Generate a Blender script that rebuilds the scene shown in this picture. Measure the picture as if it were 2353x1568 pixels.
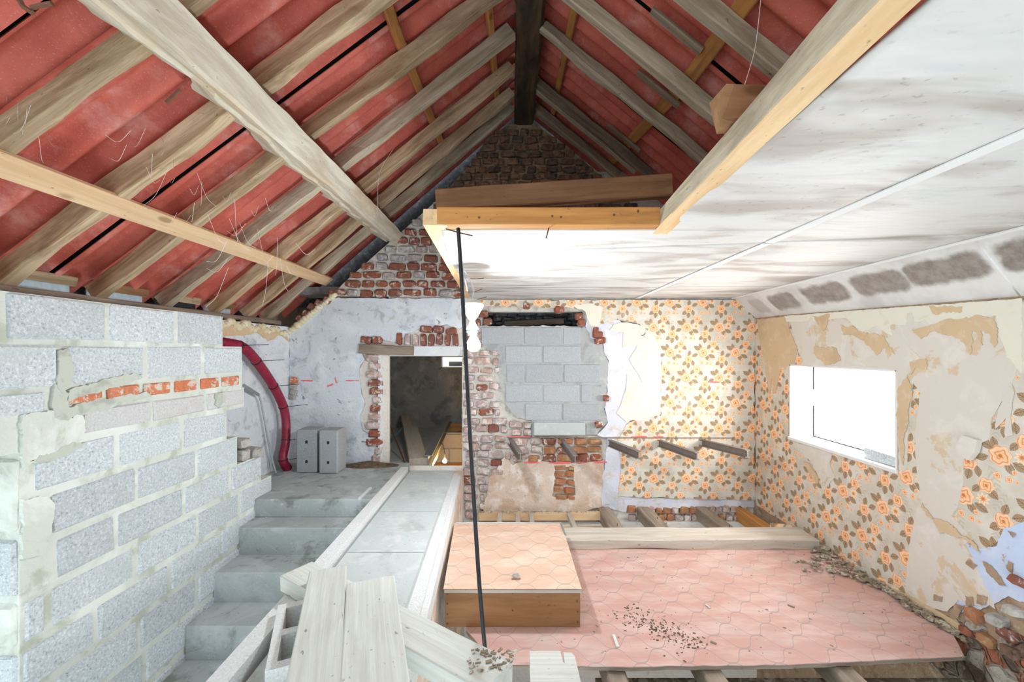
import bpy, bmesh, math, random
from mathutils import Vector, Matrix, noise
from mathutils.geometry import tessellate_polygon

for o in list(bpy.data.objects):
    bpy.data.objects.remove(o, do_unlink=True)
scene = bpy.context.scene
COL = scene.collection
ZC = 1.53                 # eye height over the lino floor (z = 0)
F, CX, CY = 960.0, 1184.0, 808.0   # focal length and vanishing point in photo pixels (2353 x 1568)

# ------------------------------------------------------------------ camera
cd = bpy.data.cameras.new('camera')
cam = bpy.data.objects.new('camera', cd)
COL.objects.link(cam)
cam.location = (0, 0, ZC)
cam.rotation_euler = (math.radians(90), 0, 0)
cd.sensor_width = 36.0
cd.lens = 36.0 * F / 2353.0
cd.shift_x = -(CX - 1176.5) / 2353.0
cd.shift_y = (CY - 784.0) / 2353.0
cd.clip_start = 0.02
scene.camera = cam

# ------------------------------------------------------------------ world, light, exposure
w = bpy.data.worlds.new('world')
scene.world = w
w.use_nodes = True
bg = w.node_tree.nodes['Background']
bg.inputs[0].default_value = (0.86, 0.955, 1.0, 1)
bg.inputs[1].default_value = 1.95

def area(name, loc, rot, sx, sy, power, col):
    l = bpy.data.lights.new(name, 'AREA')
    l.shape = 'RECTANGLE'
    l.size = sx
    l.size_y = sy
    l.energy = power
    l.color = col
    o = bpy.data.objects.new(name, l)
    COL.objects.link(o)
    o.location = loc
    o.rotation_euler = rot
    return o
# daylight through the small window in the right wall
area('window_daylight', (2.70, 3.151, ZC - 0.435), (0, math.radians(90), 0), 0.60, 0.98, 54, (1.0, 0.98, 0.95))

scene.cycles.max_bounces = 7
vs = scene.view_settings
vs.view_transform = 'Standard'
vs.look = 'None'
vs.exposure = 0.25
vs.gamma = 1.0
vs.use_curve_mapping = False

# ------------------------------------------------------------------ helpers: geometry
WL = {}     # world location of every object (parents are never rotated)

def V(x, y, z):
    return Vector((x, y, z + ZC))

def G(px, py, Y=4.2):                # photo pixel -> point on the plane y = Y
    return V((px - CX) * Y / F, Y, (CY - py) * Y / F)

def S(px, py, X):                    # photo pixel -> point on the plane x = X
    Y = F * X / (px - CX)
    return V(X, Y, (CY - py) * Y / F)

def H(px, py, Z):                    # photo pixel -> point on the plane z = Z (eye relative)
    Y = F * Z / (CY - py)
    return V((px - CX) * Y / F, Y, Z)

def tag(o, label=None, cat=None, group=None, kind=None):
    if label: o['label'] = label
    if cat: o['category'] = cat
    if group: o['group'] = group
    if kind: o['kind'] = kind
    return o

def empty(name, loc, label=None, cat=None, group=None, kind=None):
    o = bpy.data.objects.new(name, None)
    o.empty_display_size = 0.05
    COL.objects.link(o)
    o.location = loc
    WL[o.name] = Vector(loc)
    return tag(o, label, cat, group, kind)

def link(name, mesh, loc, parent=None, rot=None):
    o = bpy.data.objects.new(name, mesh)
    COL.objects.link(o)
    loc = Vector(loc)
    WL[o.name] = loc.copy()
    if parent:
        o.parent = parent
        loc = loc - WL[parent.name]
    if rot is not None:
        o.matrix_local = Matrix.Translation(loc) @ rot.to_4x4()
    else:
        o.location = loc
    return o

def adopt(o, parent):
    '''make o (built in world space) a part of parent, wherever that is'''
    b = parent.matrix_basis.copy()
    if parent.parent:
        b = parent.parent.matrix_basis @ b
    o.parent = parent
    o.matrix_parent_inverse = b.inverted()
    for k in ('label', 'category', 'group'):
        if k in o: del o[k]
    return o

class MB:
    def __init__(self):
        self.v = []
        self.f = []
    def add(self, vs_, fs_):
        b = len(self.v)
        self.v += [Vector(p) for p in vs_]
        self.f += [tuple(b + i for i in f) for f in fs_]
    def box(self, a, b):
        x0, y0, z0 = (min(a[i], b[i]) for i in range(3))
        x1, y1, z1 = (max(a[i], b[i]) for i in range(3))
        self.add([(x0,y0,z0),(x1,y0,z0),(x1,y1,z0),(x0,y1,z0),(x0,y0,z1),(x1,y0,z1),(x1,y1,z1),(x0,y1,z1)],
                 [(3,2,1,0),(4,5,6,7),(0,1,5,4),(1,2,6,5),(2,3,7,6),(3,0,4,7)])
    def rbox(self, a, b, bev=0.006, jit=0.0, rnd=None):
        """box with chamfered edges (24 verts)"""
        x = sorted((a[0], b[0])); y = sorted((a[1], b[1])); z = sorted((a[2], b[2]))
        r = rnd or random
        bm = bmesh.new()
        bmesh.ops.create_cube(bm, size=1)
        for vv in bm.verts:
            vv.co = Vector((x[vv.co.x > 0], y[vv.co.y > 0], z[vv.co.z > 0]))
        bev = min(bev, 0.4*min(x[1]-x[0], y[1]-y[0], z[1]-z[0]))
        bmesh.ops.bevel(bm, geom=list(bm.edges), offset=bev, segments=1, affect='EDGES')
        if jit:
            for vv in bm.verts:
                vv.co += Vector((r.uniform(-jit, jit), r.uniform(-jit, jit), r.uniform(-jit, jit)))
        bm.verts.index_update()
        self.add([vv.co.copy() for vv in bm.verts], [tuple(q.index for q in f.verts) for f in bm.faces])
        bm.free()
    def prism(self, poly, off):
        """polygon (3d points) extruded by the vector off; poly is the front"""
        off = Vector(off)
        n = len(poly)
        tris = tessellate_polygon([poly])
        self.add(list(poly) + [Vector(p) + off for p in poly],
                 [tuple(t) for t in tris] + [tuple(n + i for i in reversed(t)) for t in tris] +
                 [(i, (i+1) % n, n + (i+1) % n, n + i) for i in range(n)])
    def tube(self, pts, r, n=8, radf=None, cap=True):
        pts = [Vector(p) for p in pts]
        rings = []
        prev = None
        for i, p in enumerate(pts):
            t = (pts[min(i+1, len(pts)-1)] - pts[max(i-1, 0)])
            if t.length < 1e-9: t = Vector((0,0,1))
            t.normalize()
            if prev is None:
                u = t.orthogonal().normalized()
            else:
                u = (prev - t * prev.dot(t)).normalized()
            prev = u
            v = t.cross(u)
            rr = radf(i) if radf else r
            rings.append([p + (u*math.cos(a) + v*math.sin(a))*rr for a in [2*math.pi*k/n for k in range(n)]])
        b = len(self.v)
        for rg in rings: self.v += rg
        for i in range(len(rings)-1):
            for k in range(n):
                self.f.append((b+i*n+k, b+i*n+(k+1)%n, b+(i+1)*n+(k+1)%n, b+(i+1)*n+k))
        if cap:
            self.f.append(tuple(b+k for k in reversed(range(n))))
            self.f.append(tuple(b+(len(rings)-1)*n+k for k in range(n)))
    def lathe(self, prof, c, n=24):
        """prof: list of (radius, z) about the vertical axis through c"""
        b = len(self.v)
        c = Vector(c)
        for r, z in prof:
            for k in range(n):
                a = 2*math.pi*k/n
                self.v.append(c + Vector((r*math.cos(a), r*math.sin(a), z)))
        for i in range(len(prof)-1):
            for k in range(n):
                self.f.append((b+i*n+k, b+i*n+(k+1)%n, b+(i+1)*n+(k+1)%n, b+(i+1)*n+k))
        self.f.append(tuple(b+k for k in reversed(range(n))))
        self.f.append(tuple(b+(len(prof)-1)*n+k for k in range(n)))
    def mesh(self, name, mat, origin, smooth=False):
        me = bpy.data.meshes.new(name)
        me.from_pydata([tuple(p - origin) for p in self.v], [], self.f)
        bm = bmesh.new(); bm.from_mesh(me)
        bmesh.ops.recalc_face_normals(bm, faces=bm.faces)
        bm.to_mesh(me); bm.free()
        if mat: me.materials.append(mat)
        if smooth:
            me.polygons.foreach_set('use_smooth', [True]*len(me.polygons))
        return me
    def build(self, name, mat, parent=None, smooth=False, origin=None):
        if origin is None:
            lo = Vector((min(p[i] for p in self.v) for i in range(3)))
            hi = Vector((max(p[i] for p in self.v) for i in range(3)))
            origin = Vector(((lo.x+hi.x)/2, (lo.y+hi.y)/2, lo.z))
        return link(name, self.mesh(name, mat, origin, smooth), origin, parent)

def one(name, mat, fn, parent=None, smooth=False, **kw):
    m = MB(); fn(m)
    return tag(m.build(name, mat, parent, smooth), **kw)

def spline(pts, n=12):
    pts = [Vector(p) for p in pts]
    P = [2*pts[0]-pts[1]] + pts + [2*pts[-1]-pts[-2]]
    out = []
    for i in range(1, len(P)-2):
        a, b, c, d = P[i-1], P[i], P[i+1], P[i+2]
        for k in range(n):
            t = k/n
            out.append(0.5*((2*b) + (c-a)*t + (2*a-5*b+4*c-d)*t*t + (3*b-a-3*c+d)*t**3))
    out.append(P[-2])
    return out

def beam(name, p0, p1, w_, h_, mat, parent=None, up=(0,0,1), jit=0.0, seg=0.14, bev=0.006, seed=1, endj=0.0, sag=0.0, **kw):
    """timber from p0 to p1 (centre line), w_ across, h_ along 'up'; chamfered, hewn when jit > 0"""
    p0, p1 = Vector(p0), Vector(p1)
    ax = p1 - p0; L = ax.length; ax.normalize()
    up = Vector(up); up = (up - ax*up.dot(ax)).normalized()
    sd = up.cross(ax)
    R = Matrix((ax, sd, up)).transposed()
    rnd = random.Random(seed)
    n = max(1, int(L/seg)) if jit or sag else 1
    hw, hh = w_/2, h_/2
    b = min(bev, hw*0.5, hh*0.5)
    ring = [(-hw, -hh+b), (-hw+b, -hh), (hw-b, -hh), (hw, -hh+b), (hw, hh-b), (hw-b, hh), (-hw+b, hh), (-hw, hh-b)]
    vs_, fs_ = [], []
    so = Vector((seed*7.31, seed*3.17, seed*1.9))
    for i in range(n+1):
        x = L*i/n
        if i in (0, n) and endj:
            pass
        sg = -sag*4*(i/n)*(1-i/n)
        for k, (y, z) in enumerate(ring):
            dx = 0
            if jit:
                q = Vector((x*3.0, (k//2)*5.3, 0)) + so
                y += jit*1.6*noise.noise(q) + rnd.uniform(-1, 1)*jit*0.25
                z += jit*1.6*noise.noise(q + Vector((0, 0, 31))) + rnd.uniform(-1, 1)*jit*0.25
            if endj and i in (0, n):
                dx = rnd.uniform(-endj, endj)
            vs_.append((x + dx - L/2, y, z + sg))
    for i in range(n):
        for k in range(8):
            fs_.append((i*8+k, (i+1)*8+k, (i+1)*8+(k+1)%8, i*8+(k+1)%8))
    fs_.append(tuple(range(8)))
    fs_.append(tuple(n*8+k for k in reversed(range(8))))
    me = bpy.data.meshes.new(name)
    me.from_pydata(vs_, [], fs_)
    bm = bmesh.new(); bm.from_mesh(me); bmesh.ops.recalc_face_normals(bm, faces=bm.faces); bm.to_mesh(me); bm.free()
    me.materials.append(mat)
    o = link(name, me, (p0+p1)/2, parent, R)
    return tag(o, **kw)

def ragged(pts, step, jit, seed, closed=True):
    """subdivide a 2d outline and shake it"""
    rnd = random.Random(seed)
    out = []
    n = len(pts)
    for i in range(n):
        a = Vector(pts[i]); b = Vector(pts[(i+1) % n])
        if not closed and i == n-1: break
        d = (b-a).length
        k = max(1, int(d/step))
        for j in range(k):
            p = a.lerp(b, j/k)
            if jit:
                nn = (b-a).normalized() if d else Vector((1, 0))
                nrm = Vector((-nn.y, nn.x))
                amp = jit*(noise.noise(Vector((p.x*0.045+seed*3.3, p.y*0.045, seed)))*1.5 + rnd.uniform(-.5, .5))
                p = p + nrm*amp
            out.append(p)
    return out

def sheet(name, plane, pts, mat, parent, thick, base=0.0, step=9, jit=3.0, seed=1, holes=(), normal=None, hjit=None, **kw):
    """thin layer on a wall, outline given in photo pixels; plane(px,py) gives the wall point, normal points into the room"""
    nrm = Vector(normal)
    loops2 = [ragged(pts, step, jit, seed)] + [ragged(h, step, jit if hjit is None else hjit, seed+5+i) for i, h in enumerate(holes)]
    loops = [[plane(p.x, p.y) for p in lp] for lp in loops2]
    front = [[p + nrm*(base+thick) for p in lp] for lp in loops]
    flat = [p for lp in front for p in lp]
    tris = tessellate_polygon(front)
    m = MB()
    n = len(flat)
    m.v = flat + [p - nrm*thick for p in flat]
    m.f = [tuple(t) for t in tris]
    b = 0
    for lp in front:
        k = len(lp)
        for i in range(k):
            m.f.append((b+i, b+(i+1) % k, n+b+(i+1) % k, n+b+i))
        b += k
    lo = Vector((min(p[i] for p in m.v) for i in range(3))); hi = Vector((max(p[i] for p in m.v) for i in range(3)))
    origin = Vector(((lo.x+hi.x)/2, (lo.y+hi.y)/2, lo.z))
    me = bpy.data.meshes.new(name)
    me.from_pydata([tuple(p-origin) for p in m.v], [], m.f)
    me.materials.append(mat)
    bm = bmesh.new(); bm.from_mesh(me); bmesh.ops.recalc_face_normals(bm, faces=bm.faces)
    # make sure that the front looks into the room
    fr = [f for f in bm.faces if abs(f.normal.dot(nrm)) > 0.9]
    if fr and sum(f.normal.dot(nrm)*f.calc_area() for f in fr) < 0:
        bmesh.ops.reverse_faces(bm, faces=bm.faces)
    bm.to_mesh(me); bm.free()
    return tag(link(name, me, origin, parent), **kw)

# ------------------------------------------------------------------ helpers: materials
class NT:
    def __init__(self, name):
        self.m = bpy.data.materials.new(name)
        self.m.use_nodes = True
        self.t = self.m.node_tree
        self.b = self.t.nodes['Principled BSDF']
    def _in(self, sock, val):
        if isinstance(val, bpy.types.NodeSocket):
            self.t.links.new(val, sock)
        elif val is not None:
            if sock.type == 'RGBA' and len(val) == 3: val = (*val, 1)
            sock.default_value = val
    def n(self, typ, ins=(), **props):
        nd = self.t.nodes.new(typ)
        for k, v in props.items(): setattr(nd, k, v)
        for i, v in (ins.items() if isinstance(ins, dict) else enumerate(ins)):
            if v is not None: self._in(nd.inputs[i], v)
        return nd
    def math(self, op, a, b=None, c=None, clamp=False):
        return self.n('ShaderNodeMath', [a, b, c], operation=op, use_clamp=clamp).outputs[0]
    def pos(self): return self.n('ShaderNodeNewGeometry').outputs['Position']
    def obj(self): return self.n('ShaderNodeTexCoord').outputs['Object']
    def rand(self): return self.n('ShaderNodeObjectInfo').outputs['Random']
    def xyz(self, v):
        s = self.n('ShaderNodeSeparateXYZ', [v]); return s.outputs
    def comb(self, x, y, z): return self.n('ShaderNodeCombineXYZ', [x, y, z]).outputs[0]
    def scale(self, v, s):
        return self.n('ShaderNodeVectorMath', [v, s], operation='MULTIPLY').outputs[0]
    def addv(self, v, s):
        return self.n('ShaderNodeVectorMath', [v, s], operation='ADD').outputs[0]
    def noise(self, v, scale=5, detail=4, rough=0.55, dist=0.0):
        return self.n('ShaderNodeTexNoise', {'Vector': v, 'Scale': scale, 'Detail': detail, 'Roughness': rough, 'Distortion': dist}).outputs[0]
    def vor(self, v, scale=5, feature='F1', out=0):
        return self.n('ShaderNodeTexVoronoi', {'Vector': v, 'Scale': scale}, feature=feature).outputs[out]
    def ss(self, x, a, b):
        """smooth step from a to b"""
        nd = self.n('ShaderNodeMapRange', {0: x, 1: a, 2: b, 3: 0.0, 4: 1.0}, interpolation_type='SMOOTHSTEP')
        return nd.outputs[0]
    def mix(self, f, a, b, blend='MIX'):
        nd = self.n('ShaderNodeMix', data_type='RGBA', blend_type=blend)
        self._in(nd.inputs[0], f); self._in(nd.inputs[6], a); self._in(nd.inputs[7], b)
        return nd.outputs[2]
    def done(self, col, rough=0.85, bump=None, bstr=0.3, bdist=0.01, spec=0.3, metal=0.0):
        self._in(self.b.inputs['Base Color'], col)
        self._in(self.b.inputs['Roughness'], rough)
        self.b.inputs['Specular IOR Level'].default_value = spec
        self._in(self.b.inputs['Metallic'], metal)
        if bump is not None:
            bn = self.n('ShaderNodeBump', {'Strength': bstr, 'Distance': bdist, 'Height': bump})
            self.t.links.new(bn.outputs[0], self.b.inputs['Normal'])
        return self.m

def mat_wood(name, light, dark, stain=None, grain=26.0, var=0.25, rough=0.8, bstr=0.35, stainamt=0.5, knots=False):
    t = NT(name)
    v = t.obj(); r = t.rand()
    off = t.n('ShaderNodeVectorMath', [v, t.comb(t.math('MULTIPLY', r, 37.0), t.math('MULTIPLY', r, 11.0), 0.0)], operation='ADD').outputs[0]
    g = t.noise(t.scale(off, (1.6, grain, grain)), 1.0, 6, 0.65, 0.6)
    g2 = t.noise(t.scale(off, (5.0, grain*4, grain*4)), 1.0, 3, 0.6, 0.0)
    c = t.mix(t.ss(g, 0.3, 0.72), dark, light)
    c = t.mix(t.math('MULTIPLY', t.ss(g2, 0.5, 0.75), 0.35), c, dark)
    st = t.noise(t.scale(off, (2.2, 6.0, 6.0)), 1.0, 5, 0.62)
    if stain: c = t.mix(t.math('MULTIPLY', t.ss(st, 0.5, 0.75), stainamt), c, stain)
    if knots:
        kd = t.vor(t.scale(off, (2.6, 7.0, 7.0)), 1.0)
        c = t.mix(t.math('MULTIPLY', t.ss(kd, 0.16, 0.08), 0.75), c, (dark[0]*.45, dark[1]*.4, dark[2]*.35))
    sp = t.noise(t.scale(off, (30.0, 60.0, 60.0)), 1.0, 2, 0.5)
    c = t.mix(t.math('MULTIPLY', t.ss(sp, 0.68, 0.78), 0.6), c, (0.06, 0.045, 0.03))
    if var:
        k = t.math('ADD', 1.0-var, t.math('MULTIPLY', r, 2*var))
        c = t.mix(1.0, c, t.comb(k, k, k), 'MULTIPLY')
    return t.done(c, rough, t.math('ADD', g, t.math('MULTIPLY', g2, 0.4)), bstr, 0.006)

def mat_speck(name, base, dark, light, scale=150.0, big=None, bigamt=0.4, bstr=0.6, rough=0.9, var=0.06, amt=0.5):
    """concrete with open grain"""
    t = NT(name)
    v = t.pos(); r = t.rand()
    a = t.noise(v, scale, 3, 0.7)
    b = t.vor(v, scale*1.1)
    c = t.mix(t.math('MULTIPLY', t.ss(a, 0.5, 0.66), amt), base, light)
    c = t.mix(t.math('MULTIPLY', t.ss(a, 0.45, 0.3), amt), c, dark)
    if big:
        g = t.noise(v, 3.5, 5, 0.65, 0.4)
        c = t.mix(t.math('MULTIPLY', t.ss(g, 0.5, 0.72), bigamt), c, big)
    k = t.math('ADD', 1.0-var, t.math('MULTIPLY', r, 2*var))
    c = t.mix(1.0, c, t.comb(k, k, k), 'MULTIPLY')
    return t.done(c, rough, t.math('ADD', a, t.math('MULTIPLY', b, 0.5)), bstr, 0.004)

def mat_plaster(name, base, stains, scale=4.0, bstr=0.25, rough=0.9, speck=None):
    """stains: list of (colour, noise scale, low, high, amount)"""
    t = NT(name)
    v = t.pos()
    c = base
    for i, (col, sc, lo, hi, am) in enumerate(stains):
        g = t.noise(t.addv(v, (i*13.7, i*5.1, i*3.3)), sc, 6, 0.65, 0.5)
        c = t.mix(t.math('MULTIPLY', t.ss(g, lo, hi), am), c, col)
    f = t.noise(v, 45.0, 4, 0.6)
    if speck:
        s2 = t.noise(v, 60.0, 2, 0.5)
        c = t.mix(t.math('MULTIPLY', t.ss(s2, 0.68, 0.74), 0.6), c, speck)
    return t.done(c, rough, t.math('ADD', f, t.math('MULTIPLY', t.noise(v, 9.0, 4, 0.6), 1.2)), bstr, 0.008)

def mat_brick(name, c1, c2, smear, smearamt=0.5, lo=0.48, hi=0.62, rough=0.9, gloss=None):
    t = NT(name)
    v = t.pos(); r = t.rand()
    g = t.noise(v, 22.0, 5, 0.65, 0.3)
    c = t.mix(r, c1, c2)
    c = t.mix(t.math('MULTIPLY', t.ss(g, 0.55, 0.35), 0.5), c, (c2[0]*.55, c2[1]*.5, c2[2]*.5))
    s = t.noise(t.addv(v, (3.1, 7.7, 1.3)), 15.0, 6, 0.7, 0.6)
    c = t.mix(t.math('MULTIPLY', t.ss(s, lo, hi), smearamt), c, smear)
    ro = rough
    if gloss:
        ro = t.math('SUBTRACT', rough, t.math('MULTIPLY', t.ss(t.noise(v, 4.0, 3, .5), 0.4, 0.6), gloss))
    return t.done(c, ro, t.math('ADD', g, t.math('MULTIPLY', s, 0.7)), 0.6, 0.01)

def mat_plain(name, col, rough=0.6, metal=0.0, spec=0.4):
    t = NT(name)
    v = t.obj()
    g = t.noise(v, 30.0, 3, 0.6)
    c = t.mix(t.ss(g, 0.35, 0.7), col, tuple(min(1, x*1.15+0.01) for x in col))
    return t.done(c, rough, g, 0.08, 0.003, spec, metal)

def mat_emit(name, col, strength):
    t = NT(name)
    t.b.inputs['Base Color'].default_value = (*col, 1)
    t.b.inputs['Emission Color'].default_value = (*col, 1)
    t.b.inputs['Emission Strength'].default_value = strength
    return t.m

M = {}
M['block'] = mat_speck('concrete_block', (0.53, 0.58, 0.60), (0.13, 0.18, 0.23), (0.82, 0.86, 0.88), 90.0, (0.47, 0.52, 0.50), 0.6, amt=0.6, var=0.09)
M['block_warm'] = mat_speck('concrete_block_stained', (0.58, 0.58, 0.58), (0.33, 0.33, 0.33), (0.76, 0.74, 0.72), 110.0, (0.60, 0.46, 0.38), 0.45)
M['block_far'] = mat_speck('concrete_block_infill', (0.41, 0.43, 0.45), (0.26, 0.27, 0.29), (0.56, 0.57, 0.58), 120.0, (0.46, 0.42, 0.39), 0.5)
M['block_dark'] = mat_speck('weathered_solid_block', (0.34, 0.36, 0.37), (0.18, 0.19, 0.20), (0.48, 0.49, 0.49), 110.0, (0.44, 0.40, 0.37), 0.6)
M['mortar'] = mat_plaster('pale_mortar', (0.64, 0.68, 0.62), [((0.44, 0.47, 0.38), 6.0, 0.5, 0.64, 0.8), ((0.78, 0.82, 0.77), 2.5, 0.5, 0.62, 0.8)], bstr=0.5)
M['mortar_wet'] = mat_plaster('grey_green_mortar', (0.54, 0.57, 0.50), [((0.36, 0.38, 0.33), 9.0, 0.5, 0.65, 0.7), ((0.66, 0.69, 0.64), 4.0, 0.52, 0.66, 0.8)], bstr=0.4)
M['mortar_grey'] = mat_plaster('grey_infill_mortar', (0.42, 0.43, 0.43), [((0.30, 0.31, 0.31), 7.0, 0.48, 0.66, 0.8), ((0.55, 0.54, 0.52), 5.0, 0.52, 0.68, 0.7)], bstr=0.6)
M['lime'] = mat_plaster('old_lime_mortar', (0.66, 0.63, 0.56), [((0.36, 0.33, 0.29), 12.0, 0.5, 0.66, 0.7), ((0.72, 0.71, 0.67), 7.0, 0.5, 0.66, 0.8)], bstr=0.9)
M['lime_dark'] = mat_plaster('sooty_clay_mortar', (0.42, 0.31, 0.19), [((0.10, 0.08, 0.06), 5.0, 0.46, 0.62, 0.8), ((0.30, 0.25, 0.18), 18.0, 0.52, 0.66, 0.6)], bstr=0.9)
M['lime_pale'] = mat_plaster('whitewashed_mortar', (0.74, 0.70, 0.64), [((0.80, 0.62, 0.52), 5.0, 0.5, 0.7, 0.5), ((0.50, 0.46, 0.42), 16.0, 0.55, 0.7, 0.6)], bstr=0.9)
M['plaster'] = mat_plaster('blue_white_plaster', (0.66, 0.71, 0.76), [((0.38, 0.41, 0.45), 7.0, 0.52, 0.68, 0.75), ((0.78, 0.82, 0.85), 3.0, 0.48, 0.6, 0.8), ((0.16, 0.17, 0.18), 14.0, 0.62, 0.70, 0.8), ((0.48, 0.40, 0.32), 5.0, 0.62, 0.72, 0.5)], bstr=0.6, speck=(0.2, 0.2, 0.2))
M['plaster_warm'] = mat_plaster('pinkish_plaster', (0.70, 0.56, 0.46), [((0.55, 0.36, 0.25), 5.0, 0.48, 0.66, 0.7), ((0.82, 0.76, 0.70), 7.0, 0.5, 0.64, 0.8), ((0.35, 0.2, 0.13), 14.0, 0.6, 0.72, 0.6)], bstr=0.6)
M['plaster_lilac'] = mat_plaster('lilac_white_plaster', (0.68, 0.69, 0.78), [((0.62, 0.53, 0.42), 8.0, 0.54, 0.68, 0.8), ((0.80, 0.80, 0.82), 4.0, 0.5, 0.64, 0.8)], bstr=0.4)
M['clay'] = mat_plaster('brown_clay_render', (0.42, 0.30, 0.20), [((0.28, 0.19, 0.12), 8.0, 0.48, 0.64, 0.8), ((0.58, 0.46, 0.34), 14.0, 0.52, 0.66, 0.7)], bstr=0.8)
M['blue_paint'] = mat_plaster('pale_blue_distemper', (0.56, 0.66, 0.86), [((0.45, 0.36, 0.26), 9.0, 0.60, 0.66, 1.0), ((0.68, 0.74, 0.88), 5.0, 0.5, 0.62, 0.6)], bstr=0.4)
M['paper_grey'] = mat_plaster('torn_backing_paper', (0.70, 0.65, 0.58), [((0.66, 0.50, 0.32), 4.5, 0.57, 0.61, 0.8), ((0.78, 0.75, 0.70), 6.0, 0.5, 0.66, 0.6)], bstr=0.1)
M['paper_tan'] = mat_plaster('tan_old_paper', (0.66, 0.49, 0.31), [((0.54, 0.38, 0.22), 5.0, 0.5, 0.7, 0.6), ((0.72, 0.60, 0.45), 12.0, 0.52, 0.66, 0.6)], bstr=0.1)
M['paper_cream'] = mat_plaster('cream_plaster_skim', (0.78, 0.75, 0.64), [((0.66, 0.56, 0.40), 7.0, 0.55, 0.7, 0.5)], bstr=0.2)
M['white'] = mat_plaster('white_paint', (0.80, 0.80, 0.79), [((0.66, 0.65, 0.63), 6.0, 0.55, 0.75, 0.5)], bstr=0.1)
M['lintel'] = mat_plaster('flaking_white_wood_paint', (0.68, 0.70, 0.72), [((0.40, 0.38, 0.35), 12.0, 0.6, 0.68, 0.8), ((0.78, 0.8, 0.82), 4.0, 0.5, 0.66, 0.6)], bstr=0.3)
M['step'] = mat_plaster('cast_concrete', (0.38, 0.42, 0.41), [((0.19, 0.21, 0.18), 5.0, 0.5, 0.64, 0.8), ((0.50, 0.54, 0.55), 3.0, 0.48, 0.62, 0.8), ((0.66, 0.68, 0.68), 20.0, 0.62, 0.72, 0.7)], bstr=0.3, speck=(0.2, 0.2, 0.2))
M['slab'] = mat_plaster('smooth_slab_concrete', (0.49, 0.53, 0.52), [((0.34, 0.35, 0.33), 5.0, 0.52, 0.72, 0.6), ((0.62, 0.63, 0.61), 8.0, 0.5, 0.66, 0.6)], bstr=0.15, speck=(0.3, 0.29, 0.27))
M['precast'] = mat_speck('rough_precast_concrete', (0.66, 0.67, 0.66), (0.36, 0.37, 0.36), (0.82, 0.83, 0.82), 120.0, (0.58, 0.58, 0.55), 0.4)
M['foam'] = mat_plaster('yellow_expanding_foam', (0.74, 0.66, 0.44), [((0.84, 0.80, 0.66), 14.0, 0.5, 0.62, 0.8), ((0.42, 0.36, 0.25), 9.0, 0.58, 0.7, 0.8)], bstr=1.0)
M['brick_red'] = mat_brick('weathered_red_brick', (0.34, 0.115, 0.065), (0.24, 0.10, 0.075), (0.64, 0.60, 0.54), 0.9, 0.54, 0.62)
M['brick_grey'] = mat_brick('mortar_smeared_brick', (0.42, 0.36, 0.32), (0.34, 0.32, 0.32), (0.62, 0.62, 0.60), 0.8, 0.47, 0.6)
M['brick_dark'] = mat_brick('tarred_dark_brick', (0.30, 0.17, 0.10), (0.15, 0.105, 0.085), (0.05, 0.042, 0.04), 0.8, 0.5, 0.64, 0.6, 0.45)
M['brick_pale'] = mat_brick('whitewashed_brick', (0.52, 0.34, 0.28), (0.44, 0.36, 0.35), (0.76, 0.70, 0.66), 0.85, 0.47, 0.62)
M['brick_new'] = mat_brick('new_orange_brick', (0.64, 0.20, 0.09), (0.62, 0.24, 0.13), (0.66, 0.58, 0.50), 0.95, 0.50, 0.58)
M['brick_ochre'] = mat_brick('soft_orange_brown_brick', (0.46, 0.17, 0.08), (0.40, 0.21, 0.11), (0.56, 0.40, 0.26), 0.7, 0.5, 0.66)
M['soot'] = mat_brick('sooty_flue_brick', (0.07, 0.07, 0.075), (0.035, 0.035, 0.04), (0.18, 0.18, 0.18), 0.6, 0.5, 0.66)
M['stone'] = mat_brick('pale_rubble_stone', (0.60, 0.57, 0.52), (0.42, 0.40, 0.37), (0.24, 0.22, 0.2), 0.7, 0.54, 0.64)
M['rafter'] = mat_wood('weathered_rafter_oak', (0.62, 0.49, 0.32), (0.30, 0.20, 0.11), (0.13, 0.08, 0.045), 18, 0.2, 0.85, 0.9, 0.75)
M['rafter_grey'] = mat_wood('greyed_rafter_oak', (0.56, 0.49, 0.37), (0.30, 0.24, 0.16), (0.14, 0.10, 0.065), 18, 0.18, 0.85, 0.9, 0.65)
M['rafter_dark'] = mat_wood('dark_rafter_oak', (0.30, 0.24, 0.17), (0.15, 0.11, 0.075), (0.05, 0.04, 0.03), 20, 0.2, 0.85, 0.6, 0.6)
M['purlin'] = mat_wood('limewashed_hewn_oak', (0.76, 0.71, 0.59), (0.48, 0.41, 0.30), (0.60, 0.41, 0.23), 12, 0.0, 0.85, 1.0, 0.6)
M['ridge'] = mat_wood('tarred_ridge_oak', (0.11, 0.072, 0.04), (0.025, 0.018, 0.013), (0.006, 0.005, 0.004), 10, 0.0, 0.6, 0.6, 0.8)
M['pine'] = mat_wood('pale_pine', (0.74, 0.54, 0.34), (0.62, 0.41, 0.22), (0.56, 0.44, 0.32), 22, 0.06, 0.7, 0.2, 0.3, True)
M['pine_orange'] = mat_wood('orange_pine', (0.60, 0.29, 0.085), (0.42, 0.18, 0.05), (0.12, 0.06, 0.03), 24, 0.12, 0.7, 0.2, 0.6, True)
M['pine_brown'] = mat_wood('old_brown_pine', (0.34, 0.19, 0.09), (0.22, 0.115, 0.05), (0.07, 0.045, 0.03), 22, 0.1, 0.7, 0.25, 0.7, True)
M['pine_sawn'] = mat_wood('sawn_trimmer_pine', (0.82, 0.60, 0.36), (0.66, 0.42, 0.20), (0.50, 0.36, 0.22), 18, 0.04, 0.75, 0.4, 0.35, True)
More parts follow.
